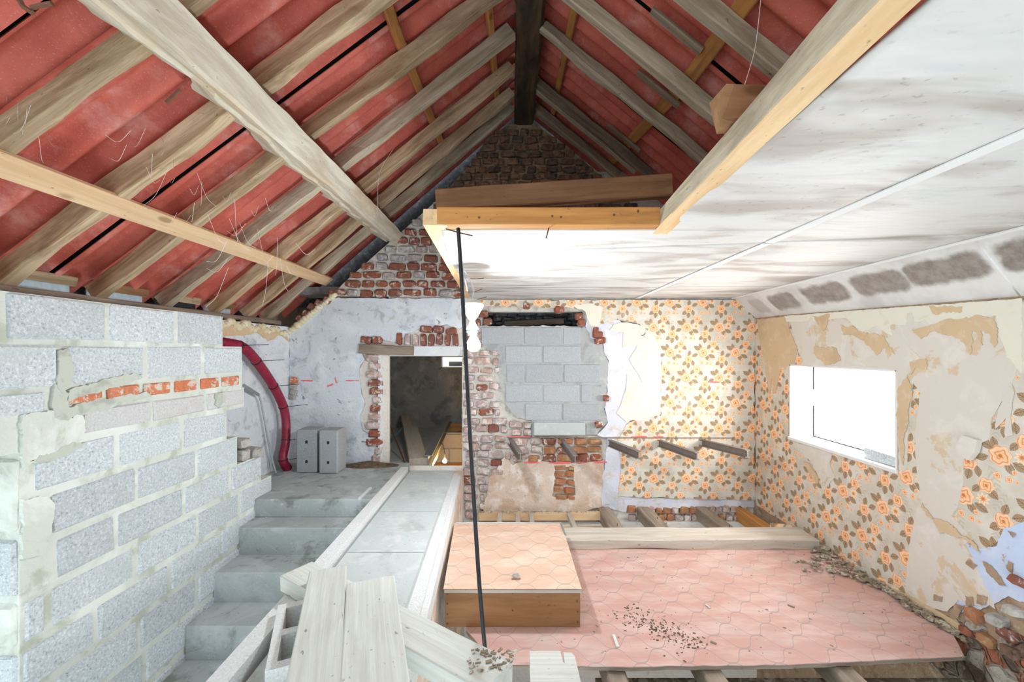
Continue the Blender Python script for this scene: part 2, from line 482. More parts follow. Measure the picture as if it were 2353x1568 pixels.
M['board'] = mat_wood('bleached_scaffold_board', (0.68, 0.70, 0.66), (0.55, 0.56, 0.51), (0.42, 0.42, 0.37), 40, 0.05, 0.8, 0.5, 0.4)
M['board_floor'] = mat_wood('weathered_floor_beam', (0.62, 0.57, 0.50), (0.46, 0.41, 0.34), (0.40, 0.32, 0.25), 18, 0.08, 0.8, 0.35, 0.4)
M['joist'] = mat_wood('old_floor_joist', (0.40, 0.33, 0.26), (0.22, 0.17, 0.13), (0.14, 0.10, 0.075), 16, 0.12, 0.85, 0.5, 0.5)
M['steel'] = mat_plain('rusty_grey_steel', (0.24, 0.21, 0.19), 0.6, 0.5)
M['galv'] = mat_plain('galvanised_steel', (0.40, 0.42, 0.42), 0.45, 0.7)
M['black'] = mat_plain('black_rubber', (0.012, 0.014, 0.018), 0.4)
M['nail'] = mat_plain('rusty_nail', (0.16, 0.07, 0.04), 0.7, 0.3)
M['hose'] = mat_plain('crimson_ribbed_plastic', (0.25, 0.012, 0.04), 0.4)
M['conduit'] = mat_plain('grey_plastic_conduit', (0.36, 0.40, 0.42), 0.5)
M['porcelain'] = mat_plain('white_porcelain', (0.82, 0.82, 0.80), 0.3)
M['blue_plastic'] = mat_plain('blue_grey_collar', (0.10, 0.22, 0.30), 0.4)
M['dirt'] = mat_plaster('brown_dirt', (0.14, 0.10, 0.065), [((0.24, 0.18, 0.12), 20.0, 0.5, 0.65, 0.8), ((0.06, 0.05, 0.04), 12.0, 0.5, 0.65, 0.8)], bstr=1.0)
M['debris'] = mat_brick('dusty_debris', (0.40, 0.33, 0.24), (0.26, 0.21, 0.15), (0.62, 0.56, 0.46), 0.9, 0.5, 0.58)
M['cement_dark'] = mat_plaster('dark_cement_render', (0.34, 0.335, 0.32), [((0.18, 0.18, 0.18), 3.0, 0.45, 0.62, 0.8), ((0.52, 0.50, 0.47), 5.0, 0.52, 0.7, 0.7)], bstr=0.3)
M['plastic_film'] = mat_plain('pale_blue_plastic_film', (0.50, 0.60, 0.68), 0.25)
M['felt_and_lap_shade'] = mat_plain('black_felt_and_lap_shade', (0.02, 0.022, 0.026), 0.7)  # felt, and also the painted shadow in the sheet laps
M['bulb'] = mat_emit('lit_bulb', (0.93, 0.97, 1.0), 60.0)
M['bulb_warm'] = mat_emit('lit_warm_bulb', (1.0, 0.62, 0.22), 60.0)
M['red_mark'] = mat_plain('red_spray_paint', (0.82, 0.16, 0.16), 0.7)
M['frame'] = mat_plaster('greyed_window_frame', (0.52, 0.53, 0.54), [((0.25, 0.25, 0.25), 14.0, 0.56, 0.68, 0.7)], bstr=0.2)
M['web'] = mat_plain('dusty_cobweb', (0.55, 0.48, 0.42), 0.9)

# ------------------------------------------------------------------ printed and patterned materials
def mat_wallpaper(name):
    t = NT(name)
    p = t.pos(); x, y, z = t.xyz(p)[:3]
    wob = t.math('MULTIPLY', t.math('SUBTRACT', t.noise(p, 3.0, 2, .5), 0.5), 0.02)
    U = t.math('ADD', t.math('SUBTRACT', x, y), wob)     # runs on round the corner of the room
    W = z
    PW, PH = 0.33, 0.253
    def local(eu, ev):
        dv = t.math('DIVIDE', t.math('SUBTRACT', W, ev), PH)
        r = t.math('ROUND', dv)
        lv = t.math('MULTIPLY', t.math('SUBTRACT', dv, r), PH)
        du = t.math('SUBTRACT', t.math('DIVIDE', t.math('SUBTRACT', U, eu), PW), t.math('MULTIPLY', r, 0.5))
        lu = t.math('MULTIPLY', t.math('SUBTRACT', du, t.math('ROUND', du)), PW)
        return lu, lv
    g = t.noise(p, 7.0, 5, 0.6)
    c = t.mix(t.ss(g, 0.35, 0.7), (0.62, 0.57, 0.48), (0.74, 0.70, 0.62))
    # pale ghost foliage of the ground print
    for eu, ev, a, b, ang in ((0.17, 0.02, .06, .03, 60), (0.14, 0.13, .07, .03, 110), (-0.02, 0.09, .05, .022, 80)):
        u, v = local(eu, ev)
        ca, sa = math.cos(math.radians(ang)), math.sin(math.radians(ang))
        uu = t.math('ADD', t.math('MULTIPLY', u, ca/a), t.math('MULTIPLY', v, sa/a))
        vv = t.math('ADD', t.math('MULTIPLY', u, -sa/b), t.math('MULTIPLY', v, ca/b))
        d = t.math('ADD', t.math('MULTIPLY', uu, uu), t.math('ABSOLUTE', vv))
        st = t.ss(t.math('SINE', t.math('ADD', t.math('MULTIPLY', uu, 16.0), t.math('MULTIPLY', t.math('ABSOLUTE', vv), 7.0))), -0.2, 0.5)
        c = t.mix(t.math('MULTIPLY', t.math('MULTIPLY', t.ss(d, 1.0, 0.85), st), 0.55), c, (0.52, 0.46, 0.37))
    for eu, ev, a, ang in ((-.062, .046, .038, 150), (-.028, .062, .03, 105), (-.082, -.026, .032, 205), (.042, -.052, .036, 300), (.086, -.036, .036, 335),
                           (-.138, -.008, .032, 75), (-.182, -.105, .034, 215), (-.145, -.128, .034, 260), (-.10, -.105, .030, 100), (-.03, -.20, .036, 320), (-.105, -.195, .03, 230)):
        b = a*0.62
        u, v = local(eu, ev)
        ca, sa = math.cos(math.radians(ang)), math.sin(math.radians(ang))
        uu = t.math('ADD', t.math('MULTIPLY', u, ca/a), t.math('MULTIPLY', v, sa/a))
        vv = t.math('ADD', t.math('MULTIPLY', u, -sa/b), t.math('MULTIPLY', v, ca/b))
        av = t.math('ABSOLUTE', vv)
        d = t.math('ADD', t.math('MULTIPLY', uu, uu), av)
        ve = t.math('SINE', t.math('ADD', t.math('MULTIPLY', uu, -17.0), t.math('MULTIPLY', av, 14.0)))
        col = t.mix(t.ss(ve, -0.3, 0.8), (0.34, 0.225, 0.13), (0.48, 0.36, 0.235))
        col = t.mix(t.ss(av, 0.12, 0.04), col, (0.27, 0.15, 0.07))
        c = t.mix(t.ss(d, 1.0, 0.9), c, col)
    for eu, ev, R, ph, k in ((0, 0, .057, 0.3, 7), (-.146, -.067, .046, 1.4, 6), (-.060, -.167, .042, 2.2, 6),
                             (-.012, -.101, .021, .5, 5), (.040, -.108, .019, 1.9, 5), (.075, -.113, .011, .2, 5), (.062, -.069, .015, .9, 5), (.093, .012, .030, 0., 8)):
        u, v = local(eu, ev)
        th = t.math('ARCTAN2', v, u)
        rad = t.math('DIVIDE', t.math('SQRT', t.math('ADD', t.math('MULTIPLY', u, u), t.math('MULTIPLY', v, v))), R)
        daisy = (k == 8)
        ed = t.math('ADD', 0.92, t.math('MULTIPLY', t.math('SINE', t.math('ADD', t.math('MULTIPLY', th, float(k)), ph)), 0.25 if daisy else 0.075))
        rn = t.math('DIVIDE', rad, ed)
        if daisy:
            col = t.mix(t.ss(rn, 0.75, 0.1), (0.96, 0.70, 0.47), (0.66, 0.22, 0.05))
        else:
            wv = t.math('SINE', t.math('ADD', t.math('ADD', t.math('MULTIPLY', rn, 13.0), th), t.math('MULTIPLY', t.math('SINE', t.math('ADD', t.math('MULTIPLY', th, 4.0), ph)), 1.1)))
            ln = t.ss(wv, 0.45, 0.9)
            rim = t.ss(rn, 0.90, 0.99)
            ln = t.math('MAXIMUM', t.math('MULTIPLY', ln, 0.75), t.math('MULTIPLY', rim, 0.8))
            col = t.mix(t.ss(rn, 1.0, 0.25), (0.97, 0.67, 0.44), (0.93, 0.54, 0.30))
            col = t.mix(ln, col, (0.72, 0.25, 0.075))
            col = t.mix(t.ss(rn, 0.22, 0.12), col, (0.68, 0.21, 0.05))
        c = t.mix(t.ss(rn, 1.0, 0.95), c, col)
    fade = t.noise(t.addv(p, (4, 9, 2)), 2.3, 5, 0.6)
    c = t.mix(t.math('MULTIPLY', t.ss(fade, 0.5, 0.75), 0.35), c, (0.76, 0.70, 0.62))
    return t.done(c, 0.75, t.noise(p, 30.0, 4, 0.6), 0.12, 0.004)
M['wallpaper'] = mat_wallpaper('rose_wallpaper')

def mat_lino(name, pw, ph, c1, c2, grout, dirtcol):
    """printed lino with an ogee tile figure"""
    t = NT(name)
    p = t.pos(); x, y, z = t.xyz(p)[:3]
    u = t.math('DIVIDE', y, pw); v = t.math('DIVIDE', x, ph)
    s = t.math('SINE', t.math('MULTIPLY', v, 2*math.pi))
    s3 = t.math('SINE', t.math('MULTIPLY', v, 6*math.pi))
    off = t.math('ADD', t.math('MULTIPLY', s, 0.265), t.math('MULTIPLY', s3, 0.028))
    off = t.math('MAXIMUM', t.math('MINIMUM', off, 0.245), -0.245)
    def line(sig, o):
        q = t.math('ADD', t.math('ADD', u, o), t.math('MULTIPLY', off, sig))
        q = t.math('SUBTRACT', q, t.math('ROUND', q))
        return t.math('ABSOLUTE', q)
    d = t.math('MINIMUM', line(1.0, 0.0), line(-1.0, 0.5))
    ln = t.ss(d, 0.026, 0.012)
    g = t.noise(t.scale(p, (1.0, 3.0, 1.0)), 3.0, 6, 0.65, 0.3)
    c = t.mix(t.ss(g, 0.4, 0.68), c1, c2)
    wear = t.noise(t.scale(t.addv(p, (7, 1, 0)), (1.0, 2.2, 1.0)), 5.0, 6, 0.7)
    c = t.mix(t.math('MULTIPLY', t.ss(wear, 0.6, 0.72), 0.55), c, (0.72, 0.27, 0.14))
    c = t.mix(t.math('MULTIPLY', ln, 0.75), c, grout)
    du = t.noise(t.addv(p, (2, 5, 0)), 2.6, 6, 0.7)
    c = t.mix(t.math('MULTIPLY', t.ss(du, 0.50, 0.72), 0.65), c, dirtcol)
    sp = t.noise(p, 55.0, 2, 0.5)
    c = t.mix(t.math('MULTIPLY', t.ss(sp, 0.74, 0.80), 0.8), c, (0.10, 0.08, 0.07))
    return t.done(c, 0.6, t.math('SUBTRACT', t.math('MULTIPLY', g, 0.4), ln), 0.15, 0.003, 0.35)
M['lino'] = mat_lino('pink_lino_print', 0.20, 0.225, (0.57, 0.335, 0.285), (0.66, 0.47, 0.42), (0.38, 0.27, 0.26), (0.50, 0.42, 0.37))
M['lino_box'] = mat_lino('apricot_lino_print', 0.20, 0.225, (0.66, 0.44, 0.32), (0.74, 0.57, 0.45), (0.44, 0.33, 0.25), (0.60, 0.52, 0.42))

def mat_sheet():
    t = NT('red_bitumen_sheet')
    p = t.pos()
    g = t.noise(p, 4.0, 6, 0.65, 0.3)
    c = t.mix(t.ss(g, 0.35, 0.7), (0.47, 0.095, 0.065), (0.62, 0.155, 0.11))
    d = t.noise(t.addv(p, (9, 2, 4)), 3.0, 6, 0.7)
    c = t.mix(t.math('MULTIPLY', t.ss(d, 0.50, 0.72), 0.7), c, (0.70, 0.38, 0.33))
    f = t.noise(p, 160.0, 2, 0.5)
    c = t.mix(t.math('MULTIPLY', t.ss(f, 0.62, 0.72), 0.35), c, (0.66, 0.42, 0.38))
    return t.done(c, 0.62, t.math('ADD', t.vor(p, 110.0), t.math('MULTIPLY', f, 0.5)), 0.22, 0.004, 0.3)
M['sheet'] = mat_sheet()

def mat_ceiling():
    t = NT('white_ceiling_board')
    p = t.pos()
    q = t.scale(p, (1.0, 3.0, 1.0))
    g = t.noise(q, 1.6, 3, 0.5, 0.6)
    c = t.mix(t.math('MULTIPLY', t.ss(g, 0.46, 0.68), 0.8), (0.68, 0.67, 0.655), (0.40, 0.34, 0.30))
    f = t.noise(t.scale(p, (30.0, 50.0, 1.0)), 1.0, 3, 0.6)
    c = t.mix(t.math('MULTIPLY', t.math('MULTIPLY', t.ss(f, 0.6, 0.7), t.ss(g, 0.42, 0.6)), 0.6), c, (0.30, 0.25, 0.21))
    return t.done(c, 0.6, t.noise(q, 2.2, 3, 0.5), 0.7, 0.05)
M['ceiling'] = mat_ceiling()

def mat_soffit():
    """white board with soft rectangular mould stains"""
    t = NT('mouldy_white_soffit')
    p = t.pos(); x, y, z = t.xyz(p)[:3]
    nz = t.math('MULTIPLY', t.math('SUBTRACT', t.noise(p, 9.0, 5, 0.6), 0.5), 0.07)
    m = None
    for y0, y1, k in ((3.86, 4.05, .45), (3.43, 3.76, .9), (2.90, 3.33, .95), (2.45, 2.84, .95), (2.02, 2.44, 1.0), (1.60, 1.97, 1.0)):
        a = t.math('SUBTRACT', t.math('ABSOLUTE', t.math('SUBTRACT', y, (y0+y1)/2)), (y1-y0)/2)
        b = t.math('SUBTRACT', t.math('ABSOLUTE', t.math('SUBTRACT', z, ZC + 0.432)), 0.062)
        aa = t.math('MAXIMUM', t.math('ADD', a, 0.05), 0.0)
        bb = t.math('MAXIMUM', t.math('ADD', b, 0.04), 0.0)
        d = t.math('SQRT', t.math('ADD', t.math('MULTIPLY', aa, aa), t.math('MULTIPLY', t.math('MULTIPLY', bb, bb), 1.6)))
        q = t.math('MULTIPLY', t.ss(t.math('ADD', d, nz), 0.07, 0.03), k)
        m = q if m is None else t.math('MAXIMUM', m, q)
    g = t.noise(p, 12.0, 6, 0.7)
    c = t.mix(t.ss(g, 0.3, 0.7), (0.22, 0.18, 0.155), (0.36, 0.32, 0.29))
    base = t.mix(t.ss(t.noise(p, 3.0, 4, .6), 0.4, 0.7), (0.74, 0.73, 0.71), (0.58, 0.56, 0.54))
    c = t.mix(m, base, c)
    return t.done(c, 0.8, g, 0.1, 0.004)
M['soffit'] = mat_soffit()

def mat_glass():
    t = NT('window_glass')
    tr = t.n('ShaderNodeBsdfTransparent')
    gl = t.n('ShaderNodeBsdfGlossy'); gl.inputs['Roughness'].default_value = 0.05
    mx = t.n('ShaderNodeMixShader', [0.06, tr.outputs[0], gl.outputs[0]])
    t.t.links.new(mx.outputs[0], t.t.nodes['Material Output'].inputs[0])
    return t.m
M['glass'] = mat_glass()

def mat_lace():
    t = NT('white_lace')
    v = t.pos()
    h = t.vor(v, 55.0)
    tr = t.n('ShaderNodeBsdfTransparent')
    tl = t.n('ShaderNodeBsdfTranslucent'); tl.inputs[0].default_value = (0.8, 0.82, 0.84, 1)
    df = t.n('ShaderNodeBsdfDiffuse'); df.inputs[0].default_value = (0.75, 0.77, 0.8, 1)
    m1 = t.n('ShaderNodeMixShader', [0.04, df.outputs[0], tl.outputs[0]])
    mx = t.n('ShaderNodeMixShader', [t.math('MULTIPLY', t.ss(h, 0.55, 0.3), 0.12), m1.outputs[0], tr.outputs[0]])
    t.t.links.new(mx.outputs[0], t.t.nodes['Material Output'].inputs[0])
    return t.m
M['lace'] = mat_lace()

# ================================================================== THE SETTING
GY = 4.2
XR = 2.41          # right wall
XL = -2.27         # far part of the left wall
XB = -1.97         # face of the block wall
ZL = -1.116        # landing
NG, NR, NLW = (0, -1, 0), (-1, 0, 0), (1, 0, 0)
def PR(px, py): return S(px, py, XR)
def PLW(px, py): return S(px, py, XL)
def PB(px, py): return S(px, py, XB)
def EG(Z): return Z + ZC

def zr(Y):   # height of the rafter undersides at the ridge
    return 2.35 - 0.14*(4.2 - max(Y, 2.4))
EXL, EZL = -2.42, 0.31
def roofL(X, Y, up=0.0):
    z = zr(Y); s = (z - EZL)/(-0.03 - EXL)
    n = Vector((-s, 0, 1)).normalized()
    return V(X, Y, EZL + s*(X - EXL)) + n*up
EXR, EZR, SR = 2.75, 0.09, 0.0
def roofR(X, Y, up=0.0):
    z = zr(Y); s = 0.82
    n = Vector((s, 0, 1)).normalized()
    return V(X, Y, z - s*(X - 0.19)) + n*up

# ---- gable wall: body of mortar with the doorway and the flue hole left open
wg = empty('wall_gable', V(0.07, GY+0.1, -3.9), 'far gable wall of brick, plaster, block infill and flowered wallpaper', kind='structure')
DX0, DX1, DZ1, DZ0 = (893-CX)*GY/F, (1062-CX)*GY/F, (CY-818)*GY/F, -1.22
RX0, RX1, RZ1, RZ0 = (1108-CX)*GY/F, (1340-CX)*GY/F, (CY-716)*GY/F, (CY-750)*GY/F
m = MB()
YF, YK = GY+0.03, GY+0.24
DX0 -= .056
xs = [XL, DX0, DX1, RX0, RX1, XR]
zs = [-3.9, -1.55, DZ0, DZ1, RZ0, RZ1, 0.545]
for i in range(len(xs)-1):
    for j in range(len(zs)-1):
        cx, cz = (xs[i]+xs[i+1])/2, (zs[j]+zs[j+1])/2
        if DX0 < cx < DX1 and DZ0 < cz < DZ1: continue
        if RX0 < cx < RX1 and RZ0 < cz < RZ1: continue
        if XL < cx < DX0 and cz > RZ1: continue
        if XL < cx < DX0 and cz > RZ0: continue
        m.box(V(xs[i], YF, zs[j]), V(xs[i+1], YK, zs[j+1]))
# left shoulder below the roof slope
m.prism([G(p, q, YF) for p, q in ((665, 752), (690, 735), (760, 682), (893, 682), (893, 752))], (0, 0.2, 0))
m.build('wall_body', M['lime'], wg)

wt = empty('wall_gable_top', V(0.07, GY+0.1, 0.545), 'bare brick top of the gable under the ridge, tarred towards its peak', kind='structure')
m = MB()
m.prism([G(p, q, YF) for p, q in ((760, 684), (790, 650), (880, 570), (960, 500), (1010, 455), (1070, 395), (1740, 395), (1560, 560), (1660, 684))], (0, 0.2, 0))
m.build('wall_body', M['lime'], wt)
m = MB()
m.prism([G(p, q, YF) for p, q in ((1025, 440), (1080, 380), (1120, 318), (1170, 288), (1225, 284), (1300, 335), (1420, 440), (1500, 520), (1025, 520))], (0, 0.2, 0))
for p in m.v: p.y -= 0.012
m.build('tarred_face', M['lime_dark'], wt)

# brick shapes, shared
def brick_mesh(seed, mat, jit=0.10, bev=0.14):
    rnd = random.Random(seed)
    bm = bmesh.new()
    bmesh.ops.create_cube(bm, size=1)
    bmesh.ops.bevel(bm, geom=list(bm.edges), offset=bev, segments=1, affect='EDGES')
    for vv in bm.verts:
        vv.co += Vector((rnd.uniform(-jit, jit)*.6, rnd.uniform(-jit, jit)*.3, rnd.uniform(-jit, jit)))
    me = bpy.data.meshes.new('brick')
    bm.to_mesh(me); bm.free()
    me.materials.append(mat)
    return me
BR = {}
for k in ('brick_red', 'brick_grey', 'brick_dark', 'brick_pale', 'brick_new', 'brick_ochre', 'soot', 'stone'):
    BR[k] = [brick_mesh(i*7+len(k), M[k], 0.03 if k == 'brick_new' else 0.115, 0.05 if k == 'brick_new' else 0.15) for i in range(6)]
def put_brick(kind, c, size, parent, rnd, rot=0.0, ang=0.05):
    me = BR[kind][rnd.randrange(6)]
    o = bpy.data.objects.new('brick', me); COL.objects.link(o)
    o.parent = parent
    o.location = Vector(c) - WL[parent.name]
    o.scale = size
    o.rotation_euler = (rnd.uniform(-ang, ang)*.4, rot + rnd.uniform(-ang, ang)*.5, rnd.uniform(-ang, ang)*.4)
    return o
def rows(parent, y0, y1, pitch, span, kindf, lens, Y=GY, seed=1, hgt=0.76, gap=4.0, keep=1.0, proud=0.0):
    """courses between photo rows y0 and y1; span(y) gives the ends in pixels"""
    rnd = random.Random(seed)
    y = y0; i = 0
    while y < y1 - pitch*0.5:
        yc = y + pitch/2
        sp = span(yc)
        if sp:
            a, b = sp
            x = a + rnd.uniform(0, 6)
            while x < b - 8:
                L = rnd.choice(lens)*rnd.uniform(0.88, 1.1)
                if x + L > b: L = b - x
                if L > 8 and rnd.random() < keep:
                    kd = kindf(x + L/2, yc, rnd)
                    if kd:
                        c = G(x + L/2, yc + rnd.uniform(-1.8, 1.8), Y)
                        put_brick(kd, (c.x, Y + 0.045 - proud - rnd.uniform(0, .008), c.z), (L*Y/F, 0.10, pitch*hgt*rnd.uniform(.8, 1.1)*Y/F), parent, rnd, 0, .10)
                x += L + gap*rnd.uniform(.7, 1.4)
        y += pitch; i += 1
# red courses left of the ceiling
def spl(y):
    e = 775 + (660 - y)*1.18 if y < 660 else 768
    return (e + random.Random(int(y)).uniform(-6, 8), 1085) if y > 460 else None
def kred(x, y, r):
    if y < 520 or 560 < y < 585: return 'brick_grey' if r.random() < .75 else 'brick_red'
    return 'brick_red' if r.random() < .86 else 'brick_grey'
rows(wt, 463, 684, 20.0, spl, kred, (24, 27, 30, 38), seed=3, keep=0.93, gap=5)
# tarred top
def spt(y):
    if y < 290: return None
    a = 1130 - (y-310)*0.80 if y > 310 else 1130
    b = 1240 + (y-290)*1.22
    return (a, min(b, 1500))
rows(wt, 296, 478, 17.0, spt, lambda x, y, r: 'brick_dark', (22, 26, 30), seed=5, gap=4, proud=0.012)
# small tarred bricks showing at the top of the plastered shoulder
rnd = random.Random(8)
for px, py in ((690, 733), (704, 722), (717, 706), (733, 697), (752, 690), (764, 676)):
    c = G(px, py); put_brick('brick_red', (c.x, GY+.03, c.z), (.085, .1, .06), wg, rnd, 0.5)

# plaster on the left half, with a hole for the broken doorway surround
surround = [(826, 790), (858, 770), (884, 783), (905, 786), (962, 756), (1000, 752), (1028, 748), (1062, 757), (1062, 1100), (877, 1074), (868, 1040), (860, 1006), (833, 990), (826, 960), (838, 930), (832, 905), (824, 878), (824, 850), (838, 826)]
sheet('plaster', G, [(665, 757), (690, 738), (712, 722), (740, 700), (762, 686), (1060, 686), (1062, 757), (1028, 748), (1000, 752), (962, 756), (905, 786), (884, 783), (858, 770), (826, 790), (838, 826), (824, 850), (824, 878), (832, 905), (838, 930), (826, 960), (833, 990), (860, 1006), (868, 1040), (877, 1110), (665, 1130)],
      M['plaster'], wg, 0.032, -0.03, 8, 2.5, 11, normal=NG)
sheet('mortar_bed', G, surround, M['lime_pale'], wg, 0.012, -0.03, 8, 1.5, 12, normal=NG, holes=[[(893, 819), (1061, 819), (1061, 1072), (893, 1072)]], hjit=0)
# doorway surround: left jamb bricks, soldier arch
rnd = random.Random(21)
for i in range(13):
    yc = 822 + i*19.4
    w_ = rnd.uniform(36, 44); x0 = 842 + (6 if i % 2 else 0) + (10 if 3 < i < 7 else 0) + (14 if i > 10 else 0)
    c = G((x0 + 877)/2, yc)
    put_brick('brick_red' if rnd.random() < .55 else 'brick_pale', (c.x, GY+0.02, c.z), ((877-x0)*GY/F, .1, 15.5*GY/F), wg, rnd)
for i in range(8):
    c = G(918 + i*18.4, 781 + rnd.uniform(-2, 2))
    put_brick('brick_red' if rnd.random() < .5 else 'brick_pale', (c.x, GY+0.02, c.z), (13*GY/F, .1, 25*GY/F), wg, rnd, rnd.uniform(-.08, .08))
for px, py, L in ((842, 782, 24), (867, 782, 22), (980, 757, 26), (1008, 757, 24), (1036, 762, 24)):
    c = G(px, py); put_brick('brick_red', (c.x, GY+0.02, c.z), (L*GY/F, .1, 15*GY/F), wg, rnd, rnd.uniform(-.15, .15))
# brick pier right of the doorway
def spp(y):
    r = random.Random(int(y*3))
    if y < 805: return (1064, 1108)
    b = 1142 if y < 880 else (1150 if y < 960 else 1170)
    if y > 1095: b = 1120
    return (1063, b + r.uniform(-8, 8))
rows(wg, 762, 1200, 19.6, spp, lambda x, y, r: 'brick_red' if (y > 1090 and x < 1090 and r.random() < .5) or r.random() < .1 else 'brick_pale', (24, 27, 33), seed=31, gap=4.5)
for px, py, L in ((1078, 725, 26), (1110, 722, 22), (1120, 740, 20), (1095, 742, 18), (1330, 728, 18), (1336, 742, 16), (1210, 703, 14), (1285, 712, 22)):
    c = G(px, py); put_brick('brick_red', (c.x, GY+.02, c.z), (L*GY/F, .1, 14*GY/F), wg, rnd)
# flue: sooty bricks behind the hole
m = MB(); m.box(V(RX0-.05, GY+.24, RZ0-.1), V(RX1+.05, GY+.27, RZ1+.1)); m.build('flue_back', M['soot'], wg)
rows(wg, 716, 750, 11.5, lambda y: (1112, 1338), lambda x, y, r: 'soot', (18, 22, 26), Y=GY+.19, seed=41, gap=2, hgt=.85)
beam('lintel_board', G(1160, 745, GY+.1), G(1295, 738, GY+.1), .05, .06, M['ridge'], wg)
# infill of concrete blocks
sheet('infill_mortar', G, [(1100, 750), (1345, 750), (1358, 775), (1385, 790), (1397, 830), (1396, 880), (1390, 940), (1398, 970), (1372, 1000), (1225, 1000), (1222, 968), (1190, 962), (1160, 930), (1152, 880), (1142, 850), (1150, 815), (1112, 800)], M['mortar_grey'], wg, 0.034, -0.03, 8, 3, 51, normal=NG)
def slab_piece(name, px0, px1, py0, py1, mat, parent, Y=GY, proud=0.012, rnd=random.Random(4), bev=.006):
    a, b = G(px0, py1, Y), G(px1, py0, Y)
    m = MB(); m.rbox((a.x, Y-proud, a.z), (b.x, Y+.05, b.z), bev, .002, rnd)
    return m.build(name, mat, parent)
for r_, (y0, y1, xs_) in enumerate(((752, 791, (1104, 1203, 1292, 1337)), (795, 834, (1160, 1246, 1335)), (838, 879, (1162, 1206, 1294, 1381)), (884, 924, (1160, 1247, 1333, 1360)), (928, 966, (1205, 1291, 1380)))):
    for i in range(len(xs_)-1):
        slab_piece('concrete_block', xs_[i]+2, xs_[i+1]-2, y0, y1, M['block_far'], wg)
m = MB(); m.rbox(G(1226, 1002, GY-.05), G(1342, 969, GY+.03), .008); m.build('concrete_sill', M['slab'], wg)
# soft brown brick and clay below the infill
sheet('clay_render', G, [(1178, 1070), (1215, 1052), (1268, 1064), (1330, 1066), (1388, 1058), (1395, 1160), (1330, 1178), (1110, 1185), (1125, 1100), (1160, 1050)], M['plaster_warm'], wg, 0.0285, -0.03, 9, 3, 61, normal=NG,
      holes=[[(1274, 1072), (1320, 1074), (1318, 1100), (1322, 1138), (1296, 1148), (1270, 1140), (1274, 1100)]])
rows(wg, 1066, 1148, 17.5, lambda y: (1270, 1322), lambda x, y, r: 'brick_ochre', (24, 28, 30), seed=63, gap=2, proud=-.006)
rows(wg, 1006, 1066, 19.5, lambda y: (1172 + (y-1000)*.1, 1386), lambda x, y, r: ('brick_ochre' if r.random() < .75 else 'brick_red') if x > 1255 else ('brick_pale' if r.random() < .75 else 'brick_ochre'), (26, 31, 36), seed=64, gap=4, proud=.0, hgt=.82)
rows(wg, 968, 1004, 18, lambda y: (1168, 1222), lambda x, y, r: 'brick_pale', (24, 28), seed=66, gap=4)
# lilac plaster band and the torn paper beside the infill
sheet('lilac_plaster', G, [(1345, 750), (1352, 715), (1395, 700), (1470, 790), (1480, 900), (1455, 960), (1425, 1010), (1432, 1100), (1422, 1150), (1380, 1165), (1390, 1060), (1396, 1008), (1372, 1000), (1398, 970), (1390, 940), (1396, 880), (1397, 830), (1385, 790), (1358, 775)], M['plaster_lilac'], wg, 0.0312, -0.03, 9, 3, 71, normal=NG)
for px, py, L in ((1372, 770, 24), (1378, 784, 26), (1368, 760, 12), (1392, 915, 12), (1375, 975, 18)):
    c = G(px, py); put_brick('brick_red', (c.x, GY+.0, c.z), (L*GY/F, .1, 13*GY/F), wg, rnd, rnd.uniform(-.2, .2))
# wallpaper on the right half, with the arch-shaped tear
sheet('wallpaper_sheet', G, [(1105, 690), (1734, 690), (1734, 1150), (1420, 1142), (1428, 1060), (1420, 1010), (1440, 975), (1475, 960), (1515, 950), (1520, 880), (1510, 800), (1470, 745), (1420, 735), (1380, 745), (1372, 722), (1345, 714), (1300, 706), (1255, 710), (1225, 700), (1200, 706), (1110, 704)], M['wallpaper'], wg, 0.006, 0.0, 9, 1.6, 81, normal=NG)
sheet('torn_backing_paper', G, [(1410, 745), (1440, 740), (1478, 750), (1505, 778), (1517, 815), (1520, 880), (1517, 952), (1470, 965), (1440, 970), (1415, 950), (1438, 900), (1440, 860), (1475, 880), (1445, 825), (1470, 790), (1430, 800), (1432, 765), (1400, 760)], M['paper_cream'], wg, 0.006, 0.001, 7, 2, 82, normal=NG)
sheet('torn_backing_paper', G, [(1310, 702), (1350, 698), (1385, 708), (1378, 745), (1360, 760), (1345, 716)], M['paper_cream'], wg, 0.006, 0.002, 7, 2, 83, normal=NG)
sheet('lower_plaster', G, [(1385, 1165), (1420, 1143), (1734, 1146), (1734, 1168), (1650, 1166), (1560, 1170), (1480, 1172), (1430, 1178)], M['plaster_lilac'], wg, 0.022, -0.03, 8, 3, 84, normal=NG)
rows(wg, 1164, 1200, 18, lambda y: (1440, 1715), lambda x, y, r: 'brick_pale' if r.random() < .6 else 'brick_ochre', (15, 18, 20), seed=85, gap=3, hgt=.9)
# below floor level: whitewashed masonry of the storey underneath
m = MB(); m.box(V(-.45, GY-.03, -3.9), V(XR, GY+.03, -1.705)); m.build('lower_plaster', M['lime_pale'], wg)
